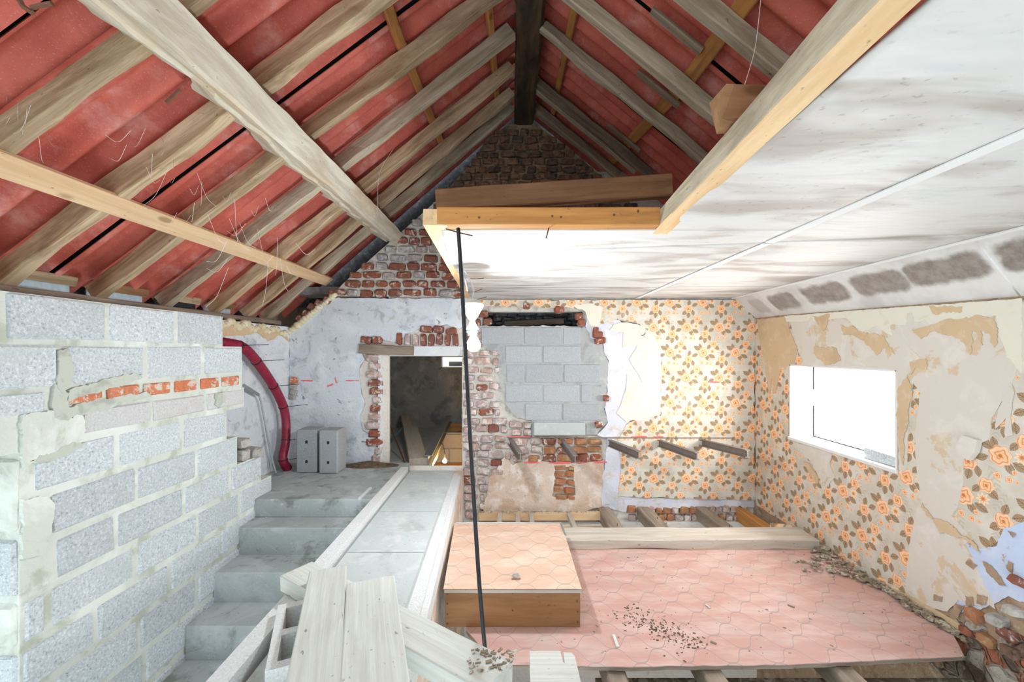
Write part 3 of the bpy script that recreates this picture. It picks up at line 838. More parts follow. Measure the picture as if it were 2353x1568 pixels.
# red builder's marks sprayed on the wall
for a, b, h in (((692, 875), (719, 875), 2), ((795, 875), (825, 875), 2), ((770, 868), (774, 880), 5), ((752, 888), (766, 883), 4), ((1625, 878), (1653, 879), 2), ((1206, 1063), (1240, 1064), 3), ((1262, 1064), (1312, 1064), 3.5), ((1328, 1063), (1352, 1062), 3), ((1364, 1062), (1394, 1062), 3.5), ((1164, 1003), (1220, 1005), 3), ((1450, 1004), (1486, 1004), 3), ((1500, 1004), (1524, 1004), 3)):
    pa, pb = G(*a), G(*b)
    base = 0.0035
    if 1300 < a[0] < 1550 or a[0] > 1600: base = 0.0075
    sheet('red_mark', G, [(a[0], a[1]-h/2), (b[0], b[1]-h/2), (b[0], b[1]+h/2), (a[0], a[1]+h/2)], M['red_mark'], wg, 0.001, base, 5, .8, int(a[0]), normal=NG)
# door frame pieces in the opening
one('door_jamb', M['lintel'], lambda m: m.rbox(G(876, 1062, GY-.02), G(883, 815, GY+.19), .004), wg)
m = MB(); m.rbox(G(893, 819, GY-.015), G(1064, 796, GY+.2), .006, .002); m.build('lintel', M['lintel'], wg)
beam('old_lintel_stub', G(828, 802, GY-.0), G(952, 806, GY-.0), .09, .09, M['joist'], wg, jit=.008, seed=4)

# ---- far left wall, foam, holes
wl = empty('wall_left', V(XL, 3.5, -1.2), 'white plastered left wall stretch behind the end of the block wall', kind='structure')
m = MB(); m.box(V(XL-.2, 2.75, -1.3), V(XL, GY+.02, .245)); m.build('wall_body', M['plaster'], wl)
sheet('bare_render_patch', PLW, [(505, 742), (655, 762), (664, 785), (640, 772), (615, 784), (590, 765), (540, 772), (505, 775)], M['paper_tan'], wl, .006, 0, 6, 3, 91, normal=NLW)
# expanding foam along the top edge and up the gable
def foam(pts, r, name, parent, seed):
    rnd = random.Random(seed)
    m = MB()
    for p in pts:
        bm = bmesh.new(); bmesh.ops.create_icosphere(bm, subdivisions=2, radius=1)
        s = r*rnd.uniform(.7, 1.25)
        for vv in bm.verts:
            vv.co = vv.co*s*(1+.35*noise.noise(vv.co*2+Vector((rnd.random()*9, 0, 0)))) + Vector(p)
        bm.verts.index_update()
        m.add([vv.co.copy() for vv in bm.verts], [tuple(q.index for q in f.verts) for f in bm.faces]); bm.free()
    o = m.build(name, M['foam'], parent, True)
    o['kind'] = 'stuff'
    return o
fp = [PLW(505 + i*7, 741 + i*1.0 + (6*math.sin(i*1.3))) for i in range(22)] + [G(664 + i*6.2, 763 - i*5.0, GY-.01) for i in range(18)]
foam(fp, .03, 'expanding_foam', wl, 5)
c = PLW(668, 880)
for px, py in ((673, 874), (670, 888), (672, 902), (668, 912)):
    c = G(px, py); put_brick('brick_new' if py < 880 else 'stone', (c.x+.02, GY+.02, c.z), (.07, .1, .06), wg, rnd, .2)

# ---- block wall along the stairs
wb = empty('wall_blocks', V(XB-.1, 2.2, -2.6), 'wall of grey concrete blocks with a row of orange bricks along the stairs', kind='structure')
m = MB()
BT = .012   # blocks stand this far proud of the joints
rowsB = [  # top, bottom, joints (depth y), warm?
    (.237, .040, (.85, 1.20, 1.604, 2.016, 2.421, 2.818), 0),
    (.034, -.156, (.80, 1.02, 1.40, 1.803, 2.222, 2.63, 3.016), 0),
    (-.262, -.386, (1.885, 2.262, 2.652, 3.04), 1),
    (-.402, -.582, (1.70, 2.06, 2.466, 2.857), 0),
    (-.602, -.782, (1.66, 1.76, 2.169, 2.577, 2.964), 0),
    (-.802, -.980, (1.78, 2.062, 2.479, 2.883, 3.24), 0),
    (-1.000, -1.178, (1.66, 1.76, 2.171, 2.584, 2.978, 3.38), 0),
    (-1.198, -1.375, (1.66, 1.958, 2.372, 2.781, 3.3), 0),
    (-1.395, -1.572, (1.66, 1.78, 2.179, 2.58, 3.3), 0),
    (-1.592, -1.770, (1.66, 1.82, 2.217, 2.62, 3.3), 0),
    (-1.790, -1.968, (1.66, 2.0, 2.41, 3.3), 0),
    (-1.99, -2.168, (1.66, 1.80, 2.21, 3.3), 0)]
# mortar body, course by course so that the end stays toothed
for i, (zt, zb, js, wm) in enumerate(rowsB):
    y0, y1 = js[0], js[-1]
    if i == 2: y0 = .8
    elif i > 2: y0 = 1.66
    nb = rowsB[i+1][0] if i+1 < len(rowsB) else zb - .02
    y1b = max(y1, rowsB[i+1][2][-1]) if i+1 < len(rowsB) and i > 4 else y1
    top = zt if i else zt
    m.box(V(XB-.19, y0, nb), V(XB, y1 - .006, zt if i else zt - .004))
m.build('wall_body', M['mortar'], wb)
rnd = random.Random(77)
for i, (zt, zb, js, wm) in enumerate(rowsB):
    for k in range(len(js)-1):
        a, b = js[k], js[k+1]
        jw = .012
        mm = MB(); mm.rbox(V(XB-.14, a+jw*rnd.uniform(.8, 1.2), zb+.007), V(XB+BT-rnd.uniform(0, .008), b-jw*rnd.uniform(.8, 1.2), zt-.006), .009, .004, rnd)
        mm.build('concrete_block', M['block_warm'] if wm else M['block'], wb)
# thin course under the near lintel, orange levelling bricks, mortar slips
mm = MB(); mm.rbox(V(XB-.14, .85, -.25), V(XB+BT, 1.74, -.168), .006, .002, rnd); mm.build('concrete_block', M['block'], wb)
for p0, p1 in ((153, 232), (243, 318), (327, 389), (399, 449), (459, 500), (508, 547)):
    ya, yb = F*XB/(p0-CX), F*XB/(p1-CX)
    o = put_brick('brick_new', V(XB-.05+.002, (ya+yb)/2, -.204), ((yb-ya)*.98, .12, .062), wb, rnd, 0, .0)
    o.rotation_euler = (0, 0, math.radians(90)); o.name = 'brick'
def slip(pts, seed, mat='mortar_wet', th=.004, base=.0105):
    sheet('mortar_slip', PB, pts, M[mat], wb, .0128 + (seed-100)*.0003, 0, 5, 3.5, seed, normal=NLW)
slip([(45, 952), (120, 945), (160, 960), (178, 940), (190, 965), (185, 1010), (120, 1045), (45, 1075)], 101, 'mortar')
slip([(45, 1148), (105, 1140), (118, 1165), (108, 1240), (95, 1272), (45, 1286)], 102, 'mortar')
slip([(120, 880), (150, 905), (150, 935), (175, 945), (150, 970), (118, 960), (112, 930)], 103)
slip([(150, 895), (240, 872), (300, 858), (322, 862), (300, 880), (200, 905), (150, 925)], 104)
slip([(150, 935), (240, 915), (330, 900), (345, 912), (250, 938), (180, 955)], 105)
slip([(60, 1060), (110, 1040), (160, 1018), (190, 1020), (150, 1045), (90, 1065)], 106)
slip([(125, 805), (150, 800), (160, 850), (152, 890), (135, 905), (122, 885), (128, 840)], 111)
slip([(490, 905), (510, 900), (512, 925), (500, 938), (490, 930)], 112)
# end of the wall beside the near opening: cream mortared blocks
for z0, z1, k in ((-.40, -.27, 'block_warm'), (-.72, -.42, 'mortar'), (-.98, -.74, 'block'), (-1.18, -1.0, 'mortar'), (-1.55, -1.2, 'block'), (-1.95, -1.57, 'mortar')):
    mm = MB(); mm.rbox(V(XB-.19, 1.645, z0+.006), V(XB-.004, 1.70, z1-.006), .012, .004, rnd); mm.build('end_block', M[k], wb)
# loose rubble where the wall stops
for px, py, sx, sz in ((558, 1018, .085, .07), (560, 1046, .08, .075), (586, 1040, .09, .075)):
    c = S(px, py, XB-.02); put_brick('stone', (c.x-.03, c.y, c.z), (.13, sx, sz), wb, rnd)

# ---- right wall with the window opening
wr = empty('wall_right', V(XR+.1, 2.6, -3.9), 'right-hand wall with torn rose wallpaper around a small window', kind='structure')
WY0, WY1, WZ0, WZ1 = 2.635, 3.667, -.756, -.115
m = MB()
for y0, y1, z0, z1 in ((1.3, WY0, -3.9, .33), (WY1, GY+.2, -3.9, .33), (WY0, WY1, -3.9, WZ0), (WY0, WY1, WZ1, .33)):
    m.box(V(XR, y0, z0), V(XR+.25, y1, z1))
m.build('wall_body', M['clay'], wr)
win_hole = [(1815, 838), (2062, 850), (2068, 1083), (1812, 1008)]
sheet('wallpaper_sheet', PR, [(1736, 735), (2400, 685), (2900, 634), (2900, 1396), (2400, 1225), (2353, 1212), (2300, 1240), (2240, 1290), (2190, 1260), (2130, 1330), (2110, 1400), (2060, 1388), (2000, 1345), (1900, 1268), (1840, 1225), (1736, 1160)], M['wallpaper'], wr, .004, 0, 10, 1.5, 121, normal=NR, holes=[win_hole], hjit=.4)
# backing paper left where the face was torn off
sheet('torn_backing_paper', PR, [(1741, 735), (1812, 727), (1815, 760), (1835, 800), (1826, 838), (1812, 838), (1806, 850), (1798, 838), (1790, 870), (1783, 905), (1779, 905), (1776, 870), (1770, 908), (1765, 880), (1758, 830), (1748, 790)], M['paper_tan'], wr, .004, .0046, 6, 1.2, 122, normal=NR)
sheet('torn_backing_paper', PR, [(1816, 727), (1930, 722), (2090, 712), (2353, 694), (2400, 690), (2900, 641), (2900, 910), (2400, 880), (2340, 850), (2325, 900), (2300, 930), (2283, 960), (2275, 1010), (2230, 1035), (2216, 1060), (2214, 1120), (2205, 1160), (2190, 1185), (2240, 1240), (2220, 1250), (2260, 1330), (2290, 1400), (2250, 1370), (2260, 1395), (2205, 1380), (2180, 1405), (2120, 1395), (2085, 1340), (2092, 1250), (2110, 1170), (2120, 1150), (2108, 1070), (2105, 1000), (2118, 900), (2100, 880), (2092, 960), (2085, 1080), (2075, 1085), (2068, 1080), (2062, 850), (1845, 840), (1836, 800), (1822, 760)], M['paper_grey'], wr, .004, .004, 7, 1.6, 123, normal=NR)
for i, pts in enumerate(([(1935, 745), (1960, 750), (1975, 760), (1990, 765), (2030, 770), (2050, 790), (2060, 815), (2035, 800), (2020, 815), (1990, 785), (1965, 770), (1940, 770)],
                         [(2100, 760), (2180, 735), (2290, 725), (2300, 760), (2290, 800), (2280, 770), (2260, 760), (2262, 795), (2240, 760), (2235, 815), (2215, 790), (2190, 770), (2150, 760), (2120, 780)],
                         [(2095, 835), (2130, 825), (2135, 850), (2110, 848), (2098, 862)],
                         [(1870, 725), (1910, 722), (1905, 745), (1895, 760), (1880, 740)],
                         [(1875, 795), (1925, 800), (1935, 830), (1900, 838), (1880, 825)],
                         [(2090, 860), (2100, 900), (2085, 1000), (2078, 1070), (2068, 1000), (2066, 900)],
                         [(2140, 705), (2215, 705), (2215, 718), (2150, 720)],
                         [(2120, 1160), (2150, 1190), (2190, 1205), (2215, 1230), (2240, 1245), (2258, 1272), (2225, 1240), (2180, 1225), (2165, 1225), (2140, 1190)])):
    sheet('torn_tan_paper', PR, pts, M['paper_tan'], wr, .003, .0085 + .0003*i, 5, 4, 130+i, normal=NR)
for i, pts in enumerate(([(1930, 722), (2090, 712), (2085, 748), (2050, 748), (2055, 772), (2040, 765), (2020, 748), (1985, 765), (1960, 742)],
                         [(2100, 712), (2353, 694), (2353, 860), (2320, 820), (2300, 770), (2295, 725), (2250, 728), (2180, 742), (2150, 755), (2130, 735), (2105, 740)],
                         [(2095, 800), (2120, 825), (2100, 830)],
                         [(1805, 726), (2353, 686), (2353, 702), (1930, 732), (1880, 738), (1810, 740)])):
    sheet('cream_skim', PR, pts, M['paper_cream'], wr, .003, .0072 + .0003*i, 5, 2.0 if i < 3 else 1.0, 140+i, normal=NR)
sheet('hanging_paper_flap', PR, [(2226, 1000), (2262, 1012), (2255, 1040), (2240, 1058), (2215, 1042), (2212, 1025)], M['paper_grey'], wr, .03, .008, 8, .5, 150, normal=NR)
sheet('hanging_paper_flap', PR, [(1850, 1062), (1862, 1065), (1885, 1100), (1882, 1112), (1868, 1095)], M['paper_tan'], wr, .012, .006, 8, .5, 151, normal=NR)
sheet('torn_backing_paper', PR, [(1820, 1012), (1870, 1028), (1915, 1042), (1908, 1070), (1920, 1095), (1905, 1120), (1890, 1105), (1862, 1060), (1850, 1050)], M['paper_grey'], wr, .003, .005, 7, 2, 152, normal=NR)
sheet('torn_backing_paper', PR, [(2295, 950), (2325, 880), (2335, 900), (2325, 960), (2330, 1000), (2312, 1005), (2315, 960), (2290, 985)], M['paper_grey'], wr, .004, .005, 7, 2, 153, normal=NR)
# pale blue distemper and bare clay low on the wall
sheet('blue_distemper', PR, [(2170, 1215), (2210, 1235), (2250, 1260), (2290, 1255), (2310, 1215), (2400, 1190), (2900, 1347), (2900, 1629), (2400, 1390), (2353, 1385), (2320, 1372), (2290, 1385), (2255, 1402), (2210, 1408), (2215, 1395), (2150, 1385), (2120, 1370), (2180, 1345), (2190, 1290)], M['blue_paint'], wr, .003, .0025, 7, 3, 154, normal=NR)
for i, pts in enumerate(([(2230, 1285), (2250, 1300), (2240, 1310), (2222, 1295)], [(2262, 1290), (2285, 1300), (2305, 1330), (2320, 1350), (2300, 1345), (2275, 1318)], [(2320, 1220), (2340, 1228), (2332, 1236)], [(2322, 1290), (2333, 1295), (2328, 1315), (2318, 1305)], [(2150, 1368), (2170, 1372), (2168, 1385), (2148, 1380)], [(2222, 1370), (2240, 1372), (2242, 1390), (2225, 1392)], [(2250, 1368), (2275, 1372), (2268, 1390), (2250, 1388)], [(2200, 1388), (2222, 1392), (2205, 1425), (2192, 1405)])):
    sheet('bare_clay_patch', PR, pts, M['clay'], wr, .0015, .0086 + .0002*i, 4, 2, 160+i, normal=NR)
sheet('tan_paper_strip', PR, [(2100, 1372), (2160, 1405), (2210, 1435), (2205, 1448), (2150, 1432), (2110, 1410), (2060, 1385), (1990, 1340), (1930, 1300), (1935, 1292), (2000, 1330)], M['paper_tan'], wr, .006, .0035, 8, 1.2, 155, normal=NR)
# broken stonework at the foot
def mat_masonry():
    t = NT('broken_rubble_masonry'); v = t.pos()
    vd = t.addv(v, t.scale(t.n('ShaderNodeTexNoise', {'Vector': v, 'Scale': 9.0}).outputs[1], (.08, .08, .08)))
    e = t.vor(vd, 13.0, 'DISTANCE_TO_EDGE'); c = t.vor(vd, 13.0, 'F1', 1); r = t.xyz(c)[0]
    col = t.mix(t.ss(r, .3, .35), (.36, .13, .075), t.mix(t.ss(r, .62, .68), (.46, .42, .36), (.16, .11, .085)))
    col = t.mix(t.math('MULTIPLY', t.ss(e, .05, .01), .7), col, (.34, .27, .20))
    g = t.noise(v, 24.0, 5, .65)
    col = t.mix(t.math('MULTIPLY', t.ss(g, .5, .65), .7), col, (.30, .22, .15))
    return t.done(col, .92, t.math('ADD', t.math('MULTIPLY', t.ss(e, 0, .12), 1.0), g), .9, .02)
M['masonry'] = mat_masonry()
m = MB(); na, nb = 46, 40
for i in range(na+1):
    for j in range(nb+1):
        Y = 1.55 + 1.0*i/na; Z = -1.80 + .62*j/nb
        top = -1.345 - .19*max(0, (Y-2.0)/.5)
        f_ = max(0, min(1, (top-Z)/.05)) * min(1, i/4) * min(1, (na-i)/12)
        q = Vector((Y*7, Z*7, 2))
        d = f_*(.018 + .035*noise.noise(q) + .022*noise.noise(q*2.7) + .03*max(0, -1.5-Z))
        if f_ <= 0: d = -.03
        m.v.append(V(XR - d, Y, Z))
for i in range(na):
    for j in range(nb):
        q = i*(nb+1)+j; m.f.append((q, q+1, q+nb+2, q+nb+1))
m.build('broken_masonry', M['masonry'], wr)
rnd = random.Random(99)
for px, py, sx, sz, k in ((2248, 1412, .09, .06, 'brick_ochre'), (2300, 1425, .09, .06, 'stone'), (2325, 1462, .09, .06, 'brick_red'), (2348, 1340, .06, .05, 'brick_red'), (2275, 1470, .09, .05, 'brick_ochre'), (2340, 1405, .09, .05, 'stone'), (2340, 1500, .1, .06, 'brick_dark'), (2235, 1455, .07, .04, 'brick_red')):
    c = PR(px, py); put_brick(k, (c.x+.0, c.y, c.z), (.1, sx*.8, sz*.8), wr, rnd, rnd.uniform(-.3, .3), .5)

w1 = empty('window_1', V(XR+.22, (WY0+WY1)/2, WZ0), 'small white window with lace trim in the papered right wall', kind='structure')
def wbox(name, x0, x1, y0, y1, z0, z1, mat, bev=.004):
    m = MB(); m.rbox(V(x0, y0, z0), V(x1, y1, z1), bev); return m.build(name, mat, w1)
one('window_reveal', M['white'], lambda m: m.box(V(XR-.004, WY1-.012, WZ0), V(XR+.24, WY1+.004, WZ1)), w1)
one('window_reveal', M['white'], lambda m: m.box(V(XR-.004, WY0-.004, WZ0), V(XR+.24, WY0+.012, WZ1)), w1)
one('window_reveal', M['white'], lambda m: m.box(V(XR-.004, WY0, WZ1-.012), V(XR+.24, WY1, WZ1+.004)), w1)
wbox('window_sill', XR-.02, XR+.24, WY0-.01, WY1+.005, WZ0-.015, WZ0+.012, M['white'])
FX0, FX1 = XR+.20, XR+.245
wbox('window_frame', FX0, FX1, WY1-.055, WY1-.012, WZ0+.012, WZ1-.012, M['frame'])
wbox('window_frame', FX0, FX1, WY0+.012, WY0+.055, WZ0+.012, WZ1-.012, M['frame'])
wbox('window_frame', FX0, FX1, WY0+.055, WY1-.055, WZ1-.05, WZ1-.012, M['frame'])
wbox('window_frame', FX0, FX1, WY0+.055, WY1-.055, WZ0+.012, WZ0+.05, M['frame'])
wbox('window_pane', FX0+.02, FX0+.024, WY0+.055, WY1-.055, WZ0+.05, WZ1-.05, M['glass'], .0005)
for a_ in ((WY1-.016, WY1-.010, WZ0+.012, WZ1-.012), (WY0+.06, WY1-.012, WZ1-.018, WZ1-.012), (WY0+.012, WY1-.012, WZ0+.012, WZ0+.02)):
    wbox('window_gap_strip', FX0-.006, FX0+.002, *a_, M['black'], .001)  # added dark strips standing for the dirty gap round the frame
wbox('window_latch', FX0-.03, FX0, WY1-.06, WY1-.035, -.47, -.33, M['white'])
# lace: scalloped strip along the bottom and the top of the pane
def lace(name, z0, h, up):
    m = MB(); n = 96; y0, y1 = WY0+.06, WY1-.06
    for i in range(n+1):
        y = y0 + (y1-y0)*i/n
        s = abs(math.sin(math.pi*(y-y0)/.16))
        x = FX0 - .006 + .004*math.sin(i*.9)
        m.v += [V(x, y, z0), V(x, y, z0 + up*(h*.55 + h*.45*s))]
    for i in range(n): m.f.append((2*i, 2*i+2, 2*i+3, 2*i+1))
    m.build(name, M['lace'], w1)
lace('lace_trim', WZ0+.02, .12, 1)
lace('lace_trim', WZ1-.03, .055, -1)
m = MB(); c0 = V(XR+.02, 2.66, WZ0+.012); m.rbox(c0, c0 + Vector((.10, .26, .075)), .006, .003)
tag(m.build('concrete_block_offcut', M['block']), 'grey concrete offcut lying on the window sill', 'block')

# ---- ceiling boards, joints, sloping soffit
ce = empty('ceiling', V(.9, 2.4, .54), 'white boarded ceiling with brown damp stains', kind='structure')
ZCe = .54
def panel(name, quad, mat, seed, sag=.012, th=.012, parent=ce):
    m = MB(); n = 26
    a, b, c, d = [Vector(q) for q in quad]     # (x,y) corners, counter-clockwise
    for side in (0, 1):
        for i in range(n+1):
            for j in range(n+1):
                u, v = i/n, j/n
                p = a*(1-u)*(1-v) + b*u*(1-v) + c*u*v + d*(1-u)*v
                e = min(1, 6*min(u, 1-u, v, 1-v))
                dz = -sag*(noise.noise(Vector((p.x*1.1+seed, p.y*4.5, seed))))*e
                m.v.append(V(p.x, p.y, ZCe + dz + th*side))
    k = (n+1)**2
    for i in range(n):
        for j in range(n):
            q = i*(n+1)+j
            m.f.append((q, q+n+1, q+n+2, q+1)); m.f.append((k+q, k+q+1, k+q+n+2, k+q+n+1))
    for i in range(n):
        m.f += [(i*(n+1), k+i*(n+1), k+(i+1)*(n+1), (i+1)*(n+1)), (i*(n+1)+n, (i+1)*(n+1)+n, k+(i+1)*(n+1)+n, k+i*(n+1)+n)]
        m.f += [(i, i+1, k+i+1, k+i), (n*(n+1)+i, k+n*(n+1)+i, k+n*(n+1)+i+1, n*(n+1)+i+1)]
    m.build(name, mat, parent, True)
XJ = 1.25; XS = 2.19
panel('ceiling_panel', [(-.38, 2.31), (XJ-.006, 2.075), (XJ-.006, 3.55), (-.42, 3.57)], M['ceiling'], 1)
panel('ceiling_panel', [(-.42, 3.58), (XJ-.006, 3.56), (XJ-.006, GY+.02), (-.45, GY+.02)], M['ceiling'], 2)
panel('ceiling_panel', [(XJ+.006, 2.06), (XS, 1.92), (XS, 3.50), (XJ+.006, 3.52)], M['ceiling'], 3)
panel('ceiling_panel', [(XJ+.006, 3.53), (XS, 3.51), (XS, GY+.02), (XJ+.006, GY+.02)], M['ceiling'], 4)
panel('ceiling_panel', [(-.33, 1.86), (XJ-.006, 1.86), (XJ-.006, 2.065), (-.38, 2.30)], M['ceiling'], 5, .004)
panel('ceiling_panel', [(.64, .2), (XJ-.006, .2), (XJ-.006, 1.852), (.66, 1.852)], M['ceiling'], 6)
panel('ceiling_panel', [(XJ+.006, .2), (XS, .2), (XS, 1.91), (XJ+.006, 2.05)], M['ceiling'], 7)
def strip(p0, p1, w_):
    beam('joint_strip', V(*p0, ZCe-.004), V(*p1, ZCe-.004), w_, .008, M['white'], ce, bev=.002)
strip((XJ, .2), (XJ, 2.05), .045)
strip((XJ, 2.07), (XJ-.02, GY), .04)
sf = MB()
for Y0, Y1 in ((.2, 1.99), (2.0, GY+.02)):
    sf2 = MB()
    sf2.prism([V(XS, Y0, ZCe+.002), V(XS, Y1, ZCe+.002), V(XR+.02, Y1, .318-.036*(4.2-Y1)), V(XR+.02, Y0, .318-.036*(4.2-Y0))], (.008, 0, .012))
    sf2.build('soffit_panel', M['soffit'], ce)
beam('cornice_strip', V(XS, .2, ZCe-.006), V(XS+.0, GY, ZCe-.006), .03, .014, M['white'], ce, bev=.003)

# ---- floor: lino on boards
fl = empty('floor', V(1.0, 2.65, -1.55), 'pink lino floor printed with ogee tiles, cut off at its near edge', kind='structure')
ol = ragged([(-.27, 2.30), (-.10, 2.05), (.5, 2.03), (1.4, 2.045), (2.25, 2.10), (2.36, 2.25), (2.39, 3.3), (-.36, 3.3)], .06, .006, 5)
m = MB(); m.prism([V(p.x, p.y, -1.53) for p in ol], (0, 0, -.004)); m.build('lino_sheet', M['lino'], fl)
m = MB(); m.prism([V(p.x, p.y+.006, -1.5345) for p in ol], (0, 0, -.022)); m.build('floor_board', M['joist'], fl)

# ---- storey below, seen through the gaps
lo = empty('floor_lower', V(.5, 3, -3.95), 'pale floor of the storey below seen between the joists', kind='structure')
m = MB(); m.box(V(-2.2, .6, -3.95), V(XR, GY, -3.9)); m.build('screed', M['debris'], lo)
ws = empty('wall_stair', V(-.42, 3, -3.9), 'plastered side wall under the precast beam', kind='structure')
m = MB(); m.prism([V(-.40, 1.7, -1.20), V(-.52, GY, -1.20), V(-.52, GY, -3.9), V(-.40, 1.7, -3.9)], (-.10, 0, 0)); m.build('wall_body', M['plaster_warm'], ws)

# ================================================================== ROOF
RN = ['nearest the gable', 'second from the gable', 'third from the gable', 'fourth from the gable', 'fifth from the gable', 'sixth from the gable', 'seventh from the gable']
YLs = [4.10, 3.79, 3.38, 2.905, 2.44, 1.98, 1.53]
for i, Y in enumerate(YLs):
    mt = M['rafter'] if i not in (3, 0) else M['rafter_grey']
    h = .092
    beam('rafter', roofL(-2.43, Y, h/2), roofL(-.0, Y, h/2), (.054 + .008*(i % 3)), h, mt, up=(-.66, 0, .75), jit=.009, seed=10+i, seg=.08, bev=.004,
         label='hewn rafter over the block wall, ' + RN[i], cat='rafter', group='rafters on the block wall side')
YRs = [4.08, 3.68, 3.58, 2.85, 2.40, 1.93]
for i, Y in enumerate(YRs):
    h = .088 if i != 2 else .075
    end = {0: .98, 1: 1.05, 2: 1.15, 3: 1.6, 4: 1.6, 5: 1.6}[i]
    beam('rafter', roofR(.165, Y, h/2), roofR(end, Y, h/2), .06, h, M['rafter_dark'] if i in (0, 2) else M['rafter_grey'], up=(.65, 0, .75), jit=.010 if i in (0, 2, 3) else .004, seed=30+i, seg=.11, bev=.014 if i in (0, 2, 3) else .006,
         label='hewn rafter over the white ceiling, ' + RN[i], cat='rafter', group='rafters on the ceiling side')
# corrugated sheets, lapped
def csheet(fn, x0, x1, Y0, Y1, up, label, grp, pitch=.155, amp=.027, seed=0):
    m = MB(); nx = 6; ny = int((Y1-Y0)/pitch*10)
    nrm = (fn(1.0, 2.0, 1.0) - fn(1.0, 2.0, 0.0))
    for i in range(nx+1):
        X = x0 + (x1-x0)*i/nx
        for j in range(ny+1):
            Y = Y0 + (Y1-Y0)*j/ny
            dz = amp*math.sin(2*math.pi*Y/pitch) + .006*noise.noise(Vector((X*1.5, Y*1.5, seed)))
            m.v.append(fn(X, Y, up + dz))
    for i in range(nx):
        for j in range(ny):
            q = i*(ny+1)+j
            m.f.append((q, q+1, q+ny+2, q+ny+1))
    k = len(m.v)
    m.v += [p + nrm*.004 for p in m.v]
    m.f += [tuple(k+a for a in reversed(f)) for f in m.f]
    root = m.build('roof_sheet', M['sheet'], None, True)
    tag(root, label, 'roof sheet', grp)
    m = MB()
    q = [fn(x0, Y0-.16, up+.033), fn(x1, Y0-.16, up+.033), fn(x1, Y0+.25, up+.033), fn(x0, Y0+.25, up+.033)]
    m.prism(q, nrm*.003)
    m.build('lap_shade_strip', M['felt_and_lap_shade'], root)  # dark strip over the gap, painting the shadow between lapped sheets
LB = [-2.3, .30, 1.36, 2.26, 3.17, 3.72, 4.66]
wl_ = ['beside the gable', 'second from the gable', 'third from the gable', 'fourth from the gable', 'fifth from the gable', 'last one away from the gable']
for i in range(len(LB)-1):
    k = len(LB)-2-i
    if i: csheet(roofL, -2.72, .10, max(LB[i], 1.15)+.007, LB[i+1]-.007, .156, 'red corrugated roof sheet over the block wall, ' + wl_[k], 'roof sheets over the block wall', seed=i)  # left sheets stop short: an added roof opening lets sky light in
    csheet(roofR, .09, 2.15, LB[i]+.007, LB[i+1]-.007, .156, 'red corrugated roof sheet over the white ceiling, ' + wl_[k], 'roof sheets over the ceiling', seed=i+20)
# battens between rafters and sheets
for fn_, x0, x1, up_, w_, nm in ((roofL, -.58, -.61, (-.66, 0, .75), .06, 'upper roof batten over the block wall side'), (roofL, -.10, -.10, (-.66, 0, .75), .05, 'roof batten along the ridge on the block wall side'),
                             (roofR, .98, .86, (.65, 0, .75), .085, 'roof batten crossing the ceiling side rafters'), (roofR, .30, .30, (.65, 0, .75), .05, 'roof batten along the ridge on the ceiling side')):
    for ya, yb, wh in ((1.2, 2.4, 'length off the gable'), (2.4, 4.3, 'length reaching the gable')):
        xa, xb = (x0 + (x1-x0)*(q_-1.2)/3.1 for q_ in (ya, yb))
        hh_ = .110 if fn_ is roofL else .107
        beam('roof_batten', fn_(xa, ya+.004, hh_), fn_(xb, yb-.004, hh_), w_, .034, M['pine_orange'], up=up_, label='orange pine ' + nm + ', ' + wh, cat='batten')
for i, (x, Y) in enumerate(((.86, 3.45), (.86, 2.62), (.80, 2.17))):
    beam('packing_board', roofR(x-.14, Y, .076), roofR(x+.12, Y, .076), .05, .022, M['rafter_dark'], up=(.65, 0, .75), label='short packing board under the roof batten, ' + ['closest to the gable', 'the middle one of three', 'farthest from the gable'][i], cat='board', group='packing boards')
# ridge beam
zR = zr(4.2)
beam('ridge_beam', V(.085, 4.25, zR+.06), V(.115, .9, zr(.9)+.06), .19, .24, M['ridge'], jit=.012, seed=50, seg=.16, bev=.02, label='blackened tarred ridge beam at the roof peak', cat='beam')
m = MB(); m.prism([V(-.16, 4.66, zR+.10), V(.095, 4.66, zR+.34), V(.35, 4.66, zR+.10)], (0, -3.0, 0)); m.prism([V(-.16, 1.66, zR-.02), V(.095, 1.66, zR+.2), V(.35, 1.66, zR-.02)], (0, -2.6, 0)); m.v = [p + Vector((0, 0, .20 if p.y > 2 else .02)) for p in m.v]
tag(m.build('ridge_cap', M['felt_and_lap_shade']), 'dark ridge cap closing the roof over the ridge beam', 'ridge cap')
